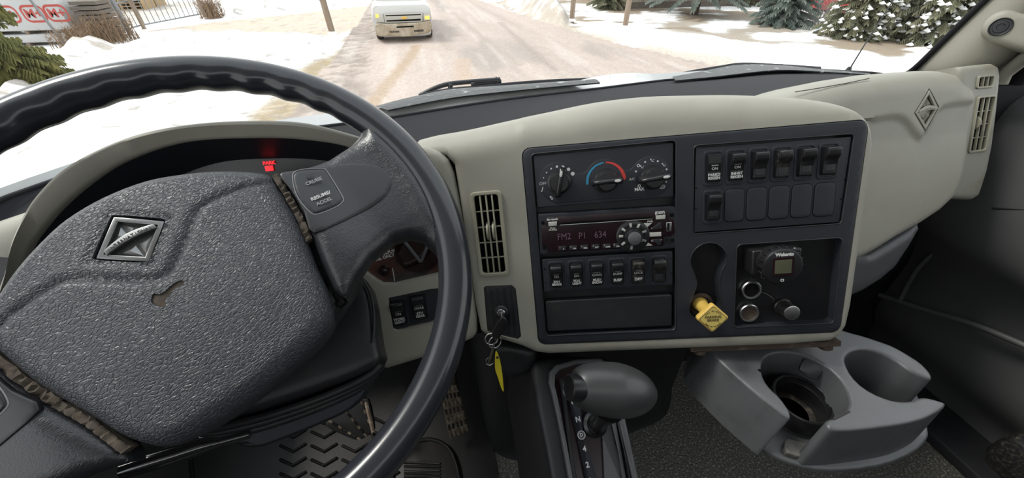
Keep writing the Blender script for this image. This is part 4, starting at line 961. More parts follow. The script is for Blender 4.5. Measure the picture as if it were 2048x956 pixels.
# ================================================================== CUP HOLDER
CH = Fr((.50, .22, .66), (1, 0, 0), (0, 1, 0), (0, 0, 1))
z8 = lambda pts, off=0: LL(CH, [(1350+u/2.934, 640+v/2.934) for u, v in pts], off)
ch = thing('cup_holder', 'dark grey plastic double cup holder jutting out below the bezel', 'cup holder', CH)
ctop = [(205, 185), (330, 305), (480, 435), (600, 525), (650, 562), (676, 578), (684, 566), (672, 525), (620, 452), (562, 400), (525, 350), (508, 290), (515, 235), (560, 200), (640, 188), (740, 200), (810, 225), (890, 268), (960, 330), (1010, 405), (1028, 470), (1022, 515), (990, 545), (930, 572), (893, 585), (884, 604), (900, 632), (930, 648), (1000, 650), (1100, 643), (1300, 618), (1420, 595), (1500, 565), (1570, 525), (1596, 500), (1585, 482), (1530, 464), (1470, 450), (1430, 455), (1380, 476), (1290, 473), (1200, 445), (1110, 398), (1040, 330), (1005, 260), (1002, 220), (1035, 185), (1100, 170), (1190, 185), (1290, 230), (1370, 290), (1420, 315), (1505, 350), (1514, 335), (1500, 305), (1440, 245), (1360, 195), (1280, 150), (1190, 118), (1100, 88), (1010, 66), (940, 40), (850, -20), (330, -20), (205, 100)]
hf('holder_top', smoothp(z8(ctop), 1), [], .0045, lambda x, y, d: np.zeros_like(x), M['cup'], ch, rb=.0045, skirt=.088, hskirt=0, taper=-.09)
CL = CH.off(0, 0, -.090)
lipp = LL(CL, [(1363, 748), (1435, 815), (1500, 880), (1541, 912), (1590, 932), (1640, 943), (1700, 943), (1770, 932), (1826, 908), (1850, 885), (1856, 868), (1840, 800), (1790, 730), (1700, 690), (1500, 680), (1380, 700)])
plate('holder_base', [smoothp([(x, y) for x, y in lipp], 1)], -.085, .012, .004, M['cup'], ch, fr=None)
# outer shell of the wells seen through the slots
def ringat(u, v, rx, z0, z1, nm, m, par=ch, tk=.003, zz=-.05, ry=None):
    x, y = LL(CH, [(u, v)], zz)[0]
    return lathe(nm, [(rx+tk, z0), (rx+tk, z1), (rx+tk*.5, z1+.0015), (rx, z1), (rx, z0)], m, par, Matrix.Translation((x, y, 0)), 48)
wc = z8([(790, 400)], -.02)[0]
lathe('cup_liner', [(.0400, -.075), (.0400, -.0440), (.0385, -.0425), (.0360, -.0440), (.0350, -.055), (.0345, -.0556), (.0335, -.083)], M['blacksat'], ch, Matrix.Translation((wc[0], wc[1]-.002, 0)), 56, caps=False)
lathe('cup_floor', [(.0345, -.0835), (.026, -.0825), (.024, -.0835), (0, -.0835)], M['cupin'], ch, Matrix.Translation((wc[0], wc[1]-.002, 0)), 48)
fl = [(1350+u/2.934, 640+v/2.934) for u, v in ((765, 207), (892, 275), (850, 335), (820, 352), (790, 345), (735, 300), (728, 285))]
FLP = mk(CH.at(*LL(CH, fl[:1])[0], -.004), (-.45, -.55, .7), (0, 0, 1))
plate('spring_flap', [smoothp([L(FLP, u, v) for u, v in fl], 1)], 0, .004, .0012, M['blacksat'], ch, fr=FLP)
for pts in ([(485, 288), (512, 290), (514, 303), (492, 302)],): plate('slot_notch', [z8(pts)], .0006, .004, 0, M['deep'], ch)
plate('slot_floor', [smoothp(z8([(648, 690), (700, 702), (800, 725), (785, 800), (720, 800), (640, 770)], -.074), 1)], -.074, .010, .002, mat('dusty_grey_plastic', (.20, .19, .165), .6, mott=(60, (.10, .09, .08), .5, .7)), ch)
plate('slot_notch', [z8([(920, 578), (1010, 530), (1030, 540), (940, 584)])], .0005, .002, 0, M['cupin'], ch)
brk = thing('mounting_bracket', 'rusty brown bracket strip between bezel and cup holder', 'bracket', P.off(.2, -.187, -.03))
wmesh('bracket_plate', *(lambda bm_: bm_)(([P.at(x, y, z) for x in (.115, .320) for y in (-.192, -.184) for z in (-.10, -.004)], [(0, 1, 3, 2), (4, 6, 7, 5), (0, 4, 5, 1), (2, 3, 7, 6), (0, 2, 6, 4), (1, 5, 7, 3)])), M['rust'], brk)
for x in (.13, .305): lathe('bolt', [(.009, -.001), (.009, .004), (.006, .006), (0, .006)], M['rust'], brk, mk(P.at(x, -.194, -.012), -pu, pn).M, 20, world=True)

# ================================================================== floor level
hump = thing('engine_cover', 'smooth dark engine cover rising behind the gear console', 'engine cover', (.3, .6, 0))
def humprow(z, ins):
    return [Vector(p) for p in catmull([(.045+ins*.5, .92, z), (.045+ins*.5, .62, z), (.06+ins*.6, .52-ins*0, z), (.12, .475+ins, z), (.30, .465+ins, z), (.48, .475+ins, z), (.60, .50+ins, z), (.66-ins, .58, z), (.68-ins, .70, z), (.68-ins, .92, z)], 4)]
loft('cover_shell', [humprow(0, -.02), humprow(.02, 0), humprow(.30, .01), humprow(.52, .03), humprow(.60, .06), humprow(.64, .11)], M['under'], hump, smooth=60)
# scoop-shaped cover under the ignition
q_ = mk(P.at(-.11, -.20, -.03), pn, pu)
scp = [L(q_, u, v) for u, v in catmull([(990, 690), (1060, 700), (1072, 715), (1066, 735), (1050, 752), (1030, 760), (1008, 756), (992, 740), (985, 712)], 3, True)]
hf('knee_cover', scp, [], .006, lambda x, y, d: np.zeros_like(x), M['black'], dash, rb=.012, skirt=.05, hskirt=0, fr=q_)
# driver's mats
def mat_obj(name, label, pts, z=.004, chev=None):
    t = thing(name, label, 'floor mat', (pts[0][0], pts[0][1], 0))
    inv = t.matrix_basis.inverted()
    P2 = [(p[0]-pts[0][0], p[1]-pts[0][1]) for p in pts]
    b = plate('mat_sheet', [smoothp(P2, 1)], .012, .010, .003, M['rubber'], t)
    v_, f_ = tubemesh([Vector((x, y, .012)) for x, y in smoothp(P2, 1)]+[Vector((*smoothp(P2, 1)[0], .012))], .006, 6, False)
    mesh('mat_border', v_, f_, M['rubber'], t, 60)
    return t, P2
mp_ = [tuple(g(u, v, 0))[:2] for u, v in ((380, 870), (470, 790), (600, 770), (720, 790), (745, 880), (800, 960), (760, 1040), (400, 1040))]
mt, P2 = mat_obj('rubber_mat', 'black rubber driver mat with raised chevron ribs under the steering column', mp_)
o0 = mp_[0]
for i in range(4):
    for j in range(5):
        u0, v0 = 560+i*62, 835+j*28
        pts = [Vector(g(u0+a, v0+b, .014))-Vector((o0[0], o0[1], 0)) for a, b in ((0, 0), (26, 12), (52, -4))]
        v_, f_ = tubemesh(pts, .0042, 6); mesh('chevron_rib', v_, f_, M['rubber'], mt, 60)
mp2 = [tuple(g(u, v, 0))[:2] for u, v in ((800, 905), (850, 880), (890, 890), (912, 920), (925, 990), (760, 1010), (770, 940))]
mt2, P2 = mat_obj('rubber_mat', 'small ribbed rubber mat below the accelerator pedal', mp2)
for j in range(9):
    pts = [Vector(g(a, 925+j*7+(a-800)*.02, .014))-Vector((mp2[0][0], mp2[0][1], 0)) for a in (808, 850, 880)]
    v_, f_ = tubemesh(pts, .003, 6); mesh('tread_rib', v_, f_, M['rubber'], mt2, 60)
# pedals
def pedal(name, label, quad, z, nrm, ribs, m):
    o = hit(*quad[0], (0, 0, z), Vector((0, 0, 1)))
    f = mk(o, nrm, (0, .5, 1)); t = thing(name, label, 'pedal', f)
    pl = [L(f, u, v) for u, v in quad]
    plate('pedal_pad', [smoothp([lin(pl[i], pl[(i+1) % 4], tt) for i in range(4) for tt in (.12, .88)], 1)], 0, .012, .003, m, t)
    a, b, c_, d_ = pl
    for k in range(ribs):
        for jj in range(7):
            q0 = lin(lin(a, b, (k+.5)/ribs), lin(d_, c_, (k+.5)/ribs), (jj+.15)/7); q1 = lin(lin(a, b, (k+.5)/ribs), lin(d_, c_, (k+.5)/ribs), (jj+.85)/7)
            v_, f_ = tubemesh([Vector((*q0, .001)), Vector((*q1, .001))], .0032, 6); mesh('tread_bar', v_, f_, M['rubber'] if jj % 2 else M['pedal'], t, 60)
    mx = [sum(p[i] for p in pl)/4 for i in (0, 1)]
    tube('pedal_arm', [f.at(mx[0], mx[1], -.01), f.at(mx[0]+.01, mx[1]+.03, -.05), f.at(mx[0]+.01, mx[1]+.20, -.13)], [.012, .010, .010], M['rust'], t, 10)
    return t
pedal('accelerator_pedal', 'long ribbed accelerator pedal worn brown with dirt', [(878, 772), (915, 768), (940, 862), (898, 879)], .16, (0, -.72, .69), 5, M['pedal'])
pedal('brake_pedal', 'brake pedal with rusty edge, mostly hidden by the wheel rim', [(640, 850), (738, 790), (752, 862), (716, 884)], .15, (0, -.7, .71), 3, M['rubber'])
tube('pedal_edge', [hit(u, v, (0, 0, .17), Vector((0, 0, 1))) for u, v in ((731, 800), (738, 830), (747, 866))], .005, M['pedal'], bpy.data.objects['brake_pedal'], 6)

# ================================================================== right side: pillar, door, window
dr = struct(bpy.data.objects.new('door_1', None)); COL.objects.link(dr); dr.matrix_basis = Matrix.Translation((1.3, .5, 0))
rows = []
for y, dx in ((.575, .035), (.57, .0), (.50, -.018), (.40, -.02), (.0, -.02), (-.9, -.02)):
    rows.append([Vector(p) for p in catmull([(1.36+dx, y, .895), (1.27+dx, y, .905), (1.225+dx, y, .880), (1.22+dx, y, .78), (1.235+dx, y, .60), (1.30+dx, y, .50), (1.345+dx, y, .40), (1.37+dx, y, .22), (1.44+dx, y, .10), (1.46+dx, y, .02)], 4)])
loft('door_trim', rows, M['door'], dr, smooth=60)
tube('trim_line', [hit(u, v, (1.205, 0, 0), Vector((1, 0, 0))) for u, v in ((1985, 416), (2048, 419), (2120, 425))], .003, M['under'], dr, 8)
def door_curve(pts, r, m, nm):
    tube(nm, [hit(u, v, (1.30, 0, 0), Vector((1, 0, 0))) for u, v in catmull(pts, 4)], r, M[m], dr, 8)
door_curve([(1800, 600), (1830, 545), (1870, 505), (1920, 490), (1990, 500), (2070, 530)], .006, 'door', 'speaker_arch')
door_curve([(1760, 590), (1850, 620), (1950, 650), (2070, 700)], .008, 'door', 'pocket_edge')
AR = hit(2040, 232, (1.24, 0, 0), Vector((1, 0, 0)))
plate('switch_plate', [rrect(-.02, -.10, .05, .045, .012)], 0, .008, .003, M['door'], dr, fr=mk((1.30, AR.y-.03, .912), (0, 0, 1), (0, 1, 0)))
box('door_skin', (1.48, -.9, -.02), (1.52, .78, .90), M['under'], dr, 0, world=True)
sill = box('door_sill', (1.30, -.9, 0), (1.50, .75, .035), M['black'], dr, .008, T=None, world=True)
# window in the door, black seal and grey frame
wn = struct(bpy.data.objects.new('window_2', None)); COL.objects.link(wn); wn.matrix_basis = Matrix.Translation((1.3, .3, .9))
wmesh('pane', [(1.33, .56, .90), (1.33, -.85, .90), (1.22, -.85, 1.68), (1.22, .12, 1.68)], [(0, 1, 2, 3)], M['pane'], wn)
XN = Vector((1, 0, 0))
def wl(u, v, x): return hit(u, v, (x, 0, 0), XN)
tube('frame_strip', [wl(1999, 168, 1.17), wl(2010, 147, 1.17), wl(2048, 117, 1.16), wl(2130, 62, 1.13), wl(2330, -60, 1.09)], .012, M['grey_dark'], wn, 10)
tube('black_seal', [wl(1995, 150, 1.20), wl(2012, 130, 1.20), wl(2048, 104, 1.19), wl(2130, 45, 1.16), wl(2330, -90, 1.12)], .018, M['dashtop'], wn, 10)
tube('black_seal', [wl(1990, 230, 1.24), wl(1999, 195, 1.24), wl(2018, 165, 1.24), wl(2060, 130, 1.23), wl(2150, 75, 1.20), wl(2360, -40, 1.14)], .024, M['dashtop'], wn, 10)
tube('black_seal', [wl(2008, 232, 1.27), wl(2024, 195, 1.27), wl(2040, 150, 1.27), wl(2075, 128, 1.26)], .020, M['black'], wn, 10)
tube('black_seal', [(1.30, .56, .90), (1.30, .2, .895), (1.30, -.85, .89)], .018, M['black'], wn, 10)
struct(box('trim_3', (.72, .64, 0), (1.62, .70, .90), M['under']))
struct(box('trim_6', (.10, .72, .45), (1.62, .75, .88), M['under']))
struct(box('trim_4', (-.82, .46, .40), (-.30, .50, .74), M['under']))
def seat(x, label):
    t = thing('cab_chair', label, 'seat', (x, -.40, 0), 'seats of the cab')
    for nm, a, b in (('seat_base', (-.20, -.22, 0), (.20, .22, .30)), ('seat_cushion', (-.25, -.28, .30), (.25, .27, .46)), ('backrest', (-.25, -.42, .44), (.25, -.28, .80))): box(nm, a, b, M['seat'] if nm != 'seat_base' else M['black'], t, .04)
    return t
M['seat'] = mat('dark_seat_cloth', (.05, .048, .048), .85, bump=(400, .5, .001))
seat(-.22, 'dark driver seat behind the steering wheel, unseen, added to shade the footwell'); s2 = seat(1.10, 'dark passenger seat, its front corner by the lower right edge')  # driver seat is out of view, added to block light to the footwell
sb0 = hit(2040, 900, (0, 0, .33), Vector((0, 0, 1)))
box('front_lever', (sb0.x-1.10-.01, sb0.y+.40-.05, .24), (sb0.x-1.10+.12, sb0.y+.40+.03, .35), M['rust_black'], s2, .03)
# A-pillar
A0 = [(1.165, .74, .90), (1.125, .697, .936), (1.10, .637, 1.069), (1.06, .52, 1.32), (1.0, .33, 1.76)]
B0 = [(1.18, .60, .92), (1.155, .585, .955), (1.165, .545, 1.04), (1.17, .42, 1.30), (1.15, .20, 1.76)]
A0 = [Vector(p) for p in catmull(A0, 8)]; B0 = [Vector(p) for p in catmull(B0, 8)]
rows = []
for a, b in zip(A0, B0):
    m1 = a.lerp(b, .35)+Vector((-.028, -.030, 0)); m2 = a.lerp(b, .72)+Vector((-.026, -.018, 0))
    rows.append([a+Vector((.03, .03, 0)), a, a.lerp(m1, .45)+Vector((-.008, -.010, 0)), m1, m2, m2.lerp(b, .6)+Vector((-.007, -.003, 0)), b, b+Vector((.05, .01, 0))])
ap = loft('trim_1', rows, M['grey_dark'], None, smooth=80, world=False); struct(ap)
tube('glass_bead', [a+Vector((-.003, .006, 0)) for a in A0], .006, M['dashtop'], None, 8)['kind'] = 'structure'; bpy.data.objects['glass_bead'].name = 'trim_2'
gh = thing('grab_handle', 'grey grab handle foot with dark bolt plug on the right windshield pillar', 'handle', mk(wl(2010, 62, 1.085), (-.86, -.45, .2), (-.1, -.35, 1)))
GHf = mk(wl(2010, 62, 1.085), (-.86, -.45, .2), (-.1, -.35, 1))
gpo = [L(GHf, u, v) for u, v in catmull([(1964, 68), (1966, 48), (1985, 28), (2012, 18), (2035, 20), (2075, 30), (2110, 60), (2110, 105), (2080, 112), (2048, 103), (2010, 92), (1985, 84)], 3, True)]
hf('handle_foot', gpo, [], .005, lambda x, y, d: np.zeros_like(x), M['grey_dark'], gh, rb=.012, skirt=.03, hskirt=0)
q = L(GHf, 2001, 54); lathe('bolt_plug', [(.0155, .0), (.0145, .0015), (.0115, -.001), (.0095, .0010), (.0055, .0012), (.0045, -.0005), (0, -.0005)], M['black'], gh, Matrix.Translation((*q, .0015)), 32)
# windshield and cowl
ws = struct(bpy.data.objects.new('window_1', None)); COL.objects.link(ws); ws.matrix_basis = Matrix.Translation((.25, .85, .9))
topw = rs3([Vector(p) for p in catmull([(-.72, .10, 1.76), (-.40, .28, 1.77), (.22, .40, 1.78), (.80, .36, 1.77), (1.12, .22, 1.76)], 4)], 40)
loft('pane', [[p+Vector((0, .012, 0)) for p in base], topw], M['pane'], ws)
tube('black_band', [p+Vector((0, .004, .000)) for p in base], .004, M['dashtop'], ws, 8)
# ================================================================== OUTSIDE: hood, cowl, wipers, antenna
hood = thing('truck_hood', 'white hood and cowl of our own truck seen through the windshield', 'hood', (.3, 1.2, .8))
ZP = Vector((0, 0, 1))
M['truckwhite'] = mat('white_truck_paint', (.80, .81, .80), .25, coat=.5)
upc = catmull([(-420, 540), (-200, 460), (0, 388), (90, 355), (220, 320), (400, 280), (560, 240), (700, 222), (790, 219), (850, 206), (950, 189), (1100, 173), (1207, 150), (1286, 146), (1335, 154), (1450, 148), (1600, 139), (1720, 144), (1790, 150), (1870, 160)], 4)
def hz(u, v, z=.90): return hit(u, v, (0, 0, z), ZP)
R1 = rs3([hz(u, v, .895) for u, v in upc], 40)
R0 = [p+Vector((0, .014, -.02)) for p in base]
for a, b in zip(R0, R1):
    if b.y < a.y+.03: b.y = a.y+.03
R2 = [p+Vector(((p.x-.25)*-.05, .55, -.24)) for p in R1]; R3 = [p+Vector(((p.x-.25)*-.15, 1.25, -.75)) for p in R1]
loft('hood_panel', [R0, R1, R2, R3], M['truckwhite'], hood, smooth=50)
M['cowl'] = mat('wet_black_cowl', (.035, .040, .040), .40, bump=(60, .5, .004), mott=(30, (.55, .60, .58), .60, .70))
def bandobj(nm, top_, bot, z, th, par, m):
    a = [hz(u, v, z) for u, v in catmull(top_, 4)]; b = [hz(u, v, z) for u, v in catmull(bot, 4)]
    a = rs3(a, 30); b = rs3(b, 30); dz = Vector((0, 0, th))
    return loft(nm, [[p-dz for p in b], b, [p.lerp(q, .5)+dz*.5 for p, q in zip(a, b)], a, [p-dz for p in a]], m, par, smooth=50)
bandobj('cowl_vent', [(745, 214), (800, 199), (845, 189), (904, 178), (1018, 170), (1190, 158)], [(776, 220), (850, 205), (920, 193), (1000, 184), (1100, 174), (1200, 165)], .900, .003, hood, M['cowl'])
bandobj('cowl_vent', [(1346, 153), (1400, 143), (1445, 134), (1483, 129), (1559, 130), (1640, 138), (1740, 147)], [(1350, 161), (1400, 156), (1431, 153), (1552, 140), (1640, 143), (1740, 149)], .900, .003, hood, M['cowl'])
def hy(u, v, y): return hit(u, v, (0, y, 0), Vector((0, 1, 0)))
def wiper(label, arm, blade, link, y):
    t = thing('windshield_wiper', label, 'wiper', hy(*blade[0], y), 'windshield wipers')
    tube('arm', [hy(u, v, y) for u, v in catmull(arm, 4)], .006, M['blacksat'], t, 8)
    tube('blade', [hy(u, v, y-.02) for u, v in catmull(blade, 4)], .0055, M['black'], t, 8, flat=.6)
    for a, b in link: tube('linkage', [hy(*a, y-.01), hy(*b, y-.01)], .006, M['blacksat'], t, 8)
    return t
wiper('left windshield wiper with raised bracket arm, above the center bezel side', [(842, 190), (862, 180), (882, 172), (905, 167), (948, 163)], [(838, 192), (900, 180), (960, 175), (1020, 169), (1100, 163), (1195, 159)], [((948, 163), (1000, 159)), ((942, 170), (1002, 163)), ((902, 168), (900, 178)), ((990, 157), (1000, 165))], 1.02)
wiper('right windshield wiper lying on the cowl, toward the passenger pillar', [(1350, 155), (1400, 151), (1450, 150), (1520, 146)], [(1347, 152), (1390, 143), (1440, 135), (1484, 129), (1560, 132), (1640, 137)], [((1385, 146), (1392, 152)), ((1560, 132), (1640, 140))], 1.02)
an = thing('antenna', 'thin black whip antenna right of the hood', 'antenna', hy(1696, 142, 1.25))
tube('rod', [hy(1695, 145, 1.25), hy(1727, 93, 1.25), hy(1790, -5, 1.25)], [.0028, .0022, .0016], M['blacksat'], an, 6)
lathe('antenna_base', [(.012, -.03), (.012, 0), (.006, .015), (0, .016)], M['blacksat'], an, Matrix(), 16)

# ================================================================== ground, road, snow
rng = np.random.default_rng(7)
_tab = rng.random((256, 256))
def vn(x, y):
    xi, yi = np.floor(x).astype(int), np.floor(y).astype(int); fx, fy = x-xi, y-yi; fx = fx*fx*(3-2*fx); fy = fy*fy*(3-2*fy)
    a, b, c_, d_ = _tab[xi % 256, yi % 256], _tab[(xi+1) % 256, yi % 256], _tab[xi % 256, (yi+1) % 256], _tab[(xi+1) % 256, (yi+1) % 256]
    return (a*(1-fx)+b*fx)*(1-fy)+(c_*(1-fx)+d_*fx)*fy
def fbm(x, y, o=4): return sum(vn(x*2**k+k*17.3, y*2**k+k*9.1)*.5**k for k in range(o))/sum(.5**k for k in range(o))
def G2(pts): return [tuple(g(u, v))[:2] for u, v in pts]
road_l = [(-2.2, -8), (-2.4, 2), (-2.5, 6)] + G2([(600, 212), (650, 135), (685, 82), (712, 50), (730, 22), (745, 0)]) + [(-2.3, 45)]
road_r = [(1.0, 60), (2.5, 42)] + G2([(960, 0), (1000, 14), (1060, 35), (1138, 59), (1220, 82), (1300, 101), (1400, 124)]) + [(9.4, 6.5), (10.2, 0), (10.2, -8)]
roadp = road_l + road_r
gx0, gy0 = -26, 1.2
ST = .14
gxs, gys = np.meshgrid(np.arange(gx0, 30, ST), np.arange(gy0, 36, ST)); sh = gxs.shape
GXf, GYf = gxs.ravel(), gys.ravel(); XX = np.stack([GXf, GYf], 1)
n1, n2, n3 = fbm(GXf*.35, GYf*.35), fbm(GXf*1.3+40, GYf*1.3), fbm(GXf*4+11, GYf*4+5)
droad = segdist(XX, roadp); inr = inside(XX, roadp); sdr = np.where(inr, -droad, droad)
z = np.zeros_like(GXf); colr = np.tile(np.array([.87, .865, .86]), (len(GXf), 1))
def paint(mask, cc_): 
    global colr
    colr = colr*(1-mask[:, None]) + np.array(cc_)[None, :]*mask[:, None]
def region(pts, soft=.35, nz=.5):
    Pp = G2(pts); d = segdist(XX, Pp); sd_ = np.where(inside(XX, Pp), d, -d); return ss(-soft, soft, sd_+(n2-.5)*nz*1.6+(n3-.5)*nz*.8), sd_
# general dirt in the snow
paint(ss(.58, .72, n2*.6+n3*.4)*.45, (.50, .43, .34))
right = GXf > 5
paint(np.where(right, ss(.52, .60, fbm(GXf*.55+3, GYf*.8+8)), 0), (.40, .32, .235))
# left verge of dead grass
m, sdv = region([(693, 72), (716, 75), (690, 110), (655, 150), (610, 205), (590, 240), (470, 260), (490, 232), (545, 188), (600, 135), (650, 100)], .18, .35); paint(m, (.42, .33, .20)); paint(m*ss(.5, .7, n3), (.62, .52, .40))
# driveway to the gate
m, sdd = region([(290, 62), (430, 44), (600, 26), (742, 10), (728, 52), (660, 72), (560, 66), (440, 66), (330, 72)], .3, .3); paint(m, (.70, .58, .46)); dmask = m
# yard behind the gate
m, _ = region([(0, 20), (200, 8), (420, 2), (300, 45), (150, 70), (0, 90)], .4, .5); paint(m*.7, (.62, .54, .45))
# banks: (outline, height, dirt)
banks = []
for pts, hgt, wdt, dirt in (([(240, 92), (275, 82), (340, 72), (440, 70), (560, 70), (640, 74), (688, 84), (690, 96), (640, 118), (600, 135), (545, 188), (480, 250), (300, 300), (0, 420), (-200, 420), (-200, 300), (60, 200), (150, 130)], .26, .9, .10),
                             ([(430, 28), (450, 12), (520, 2), (640, -6), (715, -6), (712, 10), (620, 22), (520, 30), (450, 38)], .45, .8, .05),
                             ([(-100, 260), (0, 175), (60, 130), (120, 108), (190, 92), (245, 92), (240, 110), (160, 130), (60, 205), (-100, 300)], .55, .9, .8),
                             ([(1000, 10), (1040, -6), (1100, -8), (1130, 20), (1146, 48), (1120, 54), (1060, 32)], .75, .8, .75),
                             ([(1150, 58), (1300, 60), (1400, 66), (1520, 95), (1700, 118), (1900, 118), (1900, 200), (1450, 138), (1300, 99), (1200, 74)], .20, .7, .05)):
    m, sd_ = region(pts, .25, .45); hh = ss(-.1, wdt, sd_)*hgt*(.45+.9*n2)+ss(0, .5, sd_)*(n3-.5)*.12*(hgt > .2); z = np.maximum(z, hh); paint(m*.9, (.90, .895, .885))
    paint(m*dirt*ss(.42, .62, n3*.5+n2*.5), (.50, .42, .34) if dirt > .3 else (.35, .30, .25))
paint((hh0 if False else ss(.66, .72, fbm(GXf*6+9, GYf*6+2, 3)))*(GXf < -2.5)*.75, (.40, .35, .30)); paint(ss(.60, .72, fbm(GXf*1.8+2, GYf*2.2+6, 3))*(GXf < -2.5)*.45, (.62, .58, .54))
m, _ = region([(1240, 78), (1330, 68), (1420, 70), (1420, 84), (1300, 88)], .3, .4); paint(m*.0, (.4, .3, .2))
m, _ = region([(1290, 62), (1380, 30), (1500, 28), (1620, 52), (1640, 84), (1560, 90), (1420, 82), (1350, 76)], .4, .9); paint(m*.85, (.42, .34, .25))
m, _ = region([(1390, 52), (1430, 38), (1500, 42), (1500, 52), (1430, 66)], .3, .5); paint(m, (.88, .87, .86))
m, _ = region([(1500, 66), (1600, 64), (1680, 70), (1640, 84), (1520, 82)], .25, .6); paint(m*.9, (.88, .87, .86))
m, _ = region([(1590, 50), (1650, 40), (1680, 55), (1670, 66), (1600, 60)], .25, .3); paint(m*.9, (.88, .87, .86))
# shoulder
paint(ss(.9, .1, sdr)*(~inr)*ss(.35, .6, n2)*.8*(GXf > 2), (.62, .53, .43))
z = z + .04*(n1-.5)+.02*(n3-.5); z[inr] = 0
z = z*np.clip(sdr/.35, 0, 1)
z -= .03*np.clip(1-sdr/.3, 0, 1)*(~inr)
# road colouring
st = fbm(GXf*1.6+(GYf*.12), GYf*.10, 3); st2 = fbm(GXf*5, GYf*.25+7, 3)
rc = np.array([.59, .50, .435])[None]*(.86+.34*st[:, None]+.14*(n3[:, None]-.5))
dk = ss(.56, .70, fbm(GXf*.7-1, GYf*.16+3, 3))*(GXf > 1.2)*(.55); rc = rc*(1-dk[:, None])+np.array([.35, .32, .29])[None]*dk[:, None]
rut = ss(-1.0, -1.6, GXf+.0*GYf+(n2-.5)*.9)*ss(.40, .56, n3)*.8; rc = rc*(1-rut[:, None])+np.array([.33, .28, .23])[None]*rut[:, None]
sl_ = ss(.60, .70, st2)*.28; rc = rc*(1-sl_[:, None])+np.array([.82, .77, .70])[None]*sl_[:, None]
for trk, w_, cc_ in (([(832, 92), (822, 112), (800, 138), (775, 168), (740, 215), (690, 280)], .16, (.50, .37, .24)), ([(925, 120), (928, 150), (925, 200)], .22, (.58, .45, .34)), ([(1000, 45), (1050, 90), (1110, 140)], .10, (.40, .34, .29)), ([(905, 25), (960, 70), (1040, 130)], .10, (.47, .40, .34)), ([(880, 70), (900, 100)], .15, (.50, .42, .36))):
    d = segdist(XX, G2(trk), closed=False); mk_ = ss(w_+.06, w_-.05, d)*.75; rc = rc*(1-mk_[:, None])+np.array(cc_)[None]*mk_[:, None]
colr = np.where(colr.min(1)[:, None] > .80, colr, colr*(.66+.34*ss(.55, .82, colr.min(1)))[:, None]); rc = rc*np.array([.64, .62, .62])
mz = inr.astype(float); colr = colr*(1-mz[:, None])+rc*mz[:, None]
zr_ = -.0*rut - .05*ss(.45, .6, n3)*ss(-1.0, -1.6, GXf+(n2-.5)*.9)
z = np.where(inr, zr_*ss(0, .4, droad), z)
vid = np.arange(len(GXf)).reshape(sh)
qa = np.stack([vid[:-1, :-1], vid[:-1, 1:], vid[1:, 1:], vid[1:, :-1]], -1).reshape(-1, 4)
qr = inr[qa].sum(1) >= 3
gm = bpy.data.materials.new('winter_ground'); gm.use_nodes = True; tN = gm.node_tree; b_ = tN.nodes['Principled BSDF']; b_.inputs['Roughness'].default_value = .75
at_ = tN.nodes.new('ShaderNodeAttribute'); at_.attribute_name = 'Col'; nz_ = tN.nodes.new('ShaderNodeTexNoise'); nz_.inputs['Scale'].default_value = 14; nz_.inputs['Detail'].default_value = 6
cr_ = tN.nodes.new('ShaderNodeMapRange'); cr_.inputs[1].default_value = .3; cr_.inputs[2].default_value = .7; cr_.inputs[3].default_value = .86; cr_.inputs[4].default_value = 1.12
mx_ = tN.nodes.new('ShaderNodeMixRGB'); mx_.blend_type = 'MULTIPLY'; mx_.inputs[0].default_value = 1; tcn = tN.nodes.new('ShaderNodeTexCoord')
bp_ = tN.nodes.new('ShaderNodeBump'); bp_.inputs['Distance'].default_value = .03; bp_.inputs['Strength'].default_value = .6
tN.links.new(tcn.outputs['Object'], nz_.inputs['Vector']); tN.links.new(nz_.outputs['Fac'], cr_.inputs[0]); tN.links.new(at_.outputs['Color'], mx_.inputs[1]); tN.links.new(cr_.outputs[0], mx_.inputs[2]); tN.links.new(mx_.outputs[0], b_.inputs['Base Color']); tN.links.new(nz_.outputs['Fac'], bp_.inputs['Height']); tN.links.new(bp_.outputs[0], b_.inputs['Normal'])
for nm, sel in (('ground', ~qr), ('road', qr)):
    f_ = qa[sel]; used = np.unique(f_); rm = np.full(len(GXf), -1); rm[used] = np.arange(len(used)); f_ = rm[f_]
    me = bpy.data.meshes.new(nm); me.vertices.add(len(used)); me.vertices.foreach_set('co', np.stack([GXf[used], GYf[used], z[used]+GZ], 1).ravel())
    me.loops.add(f_.size); me.loops.foreach_set('vertex_index', f_.ravel().astype(np.int32)); me.polygons.add(len(f_)); me.polygons.foreach_set('loop_start', np.arange(0, f_.size, 4, dtype=np.int32)); me.polygons.foreach_set('loop_total', np.full(len(f_), 4, np.int32))
    me.update(); me.validate(); ca = me.color_attributes.new('Col', 'FLOAT_COLOR', 'POINT'); ca.data.foreach_set('color', np.concatenate([colr[used], np.ones((len(used), 1))], 1).ravel())
    me.polygons.foreach_set('use_smooth', np.ones(len(f_), bool)); me.materials.append(gm)
    o = bpy.data.objects.new(nm, me); COL.objects.link(o); struct(o)
M['snow'] = mat('snow', (.88, .88, .87), .8, bump=(8, .5, .05), mott=(1.2, (.70, .64, .56), .6, .8))
fg = box('trim_3', (-60, -30, GZ-.12), (70, 90, GZ-.07), M['snow']); fg.name = 'far_ground'; struct(fg)
def gz_at(x, y):
    i = int(round((y-gy0)/ST)); j = int(round((x-gx0)/ST))
    return GZ+float(z.reshape(sh)[max(0, min(sh[0]-1, i)), max(0, min(sh[1]-1, j))])

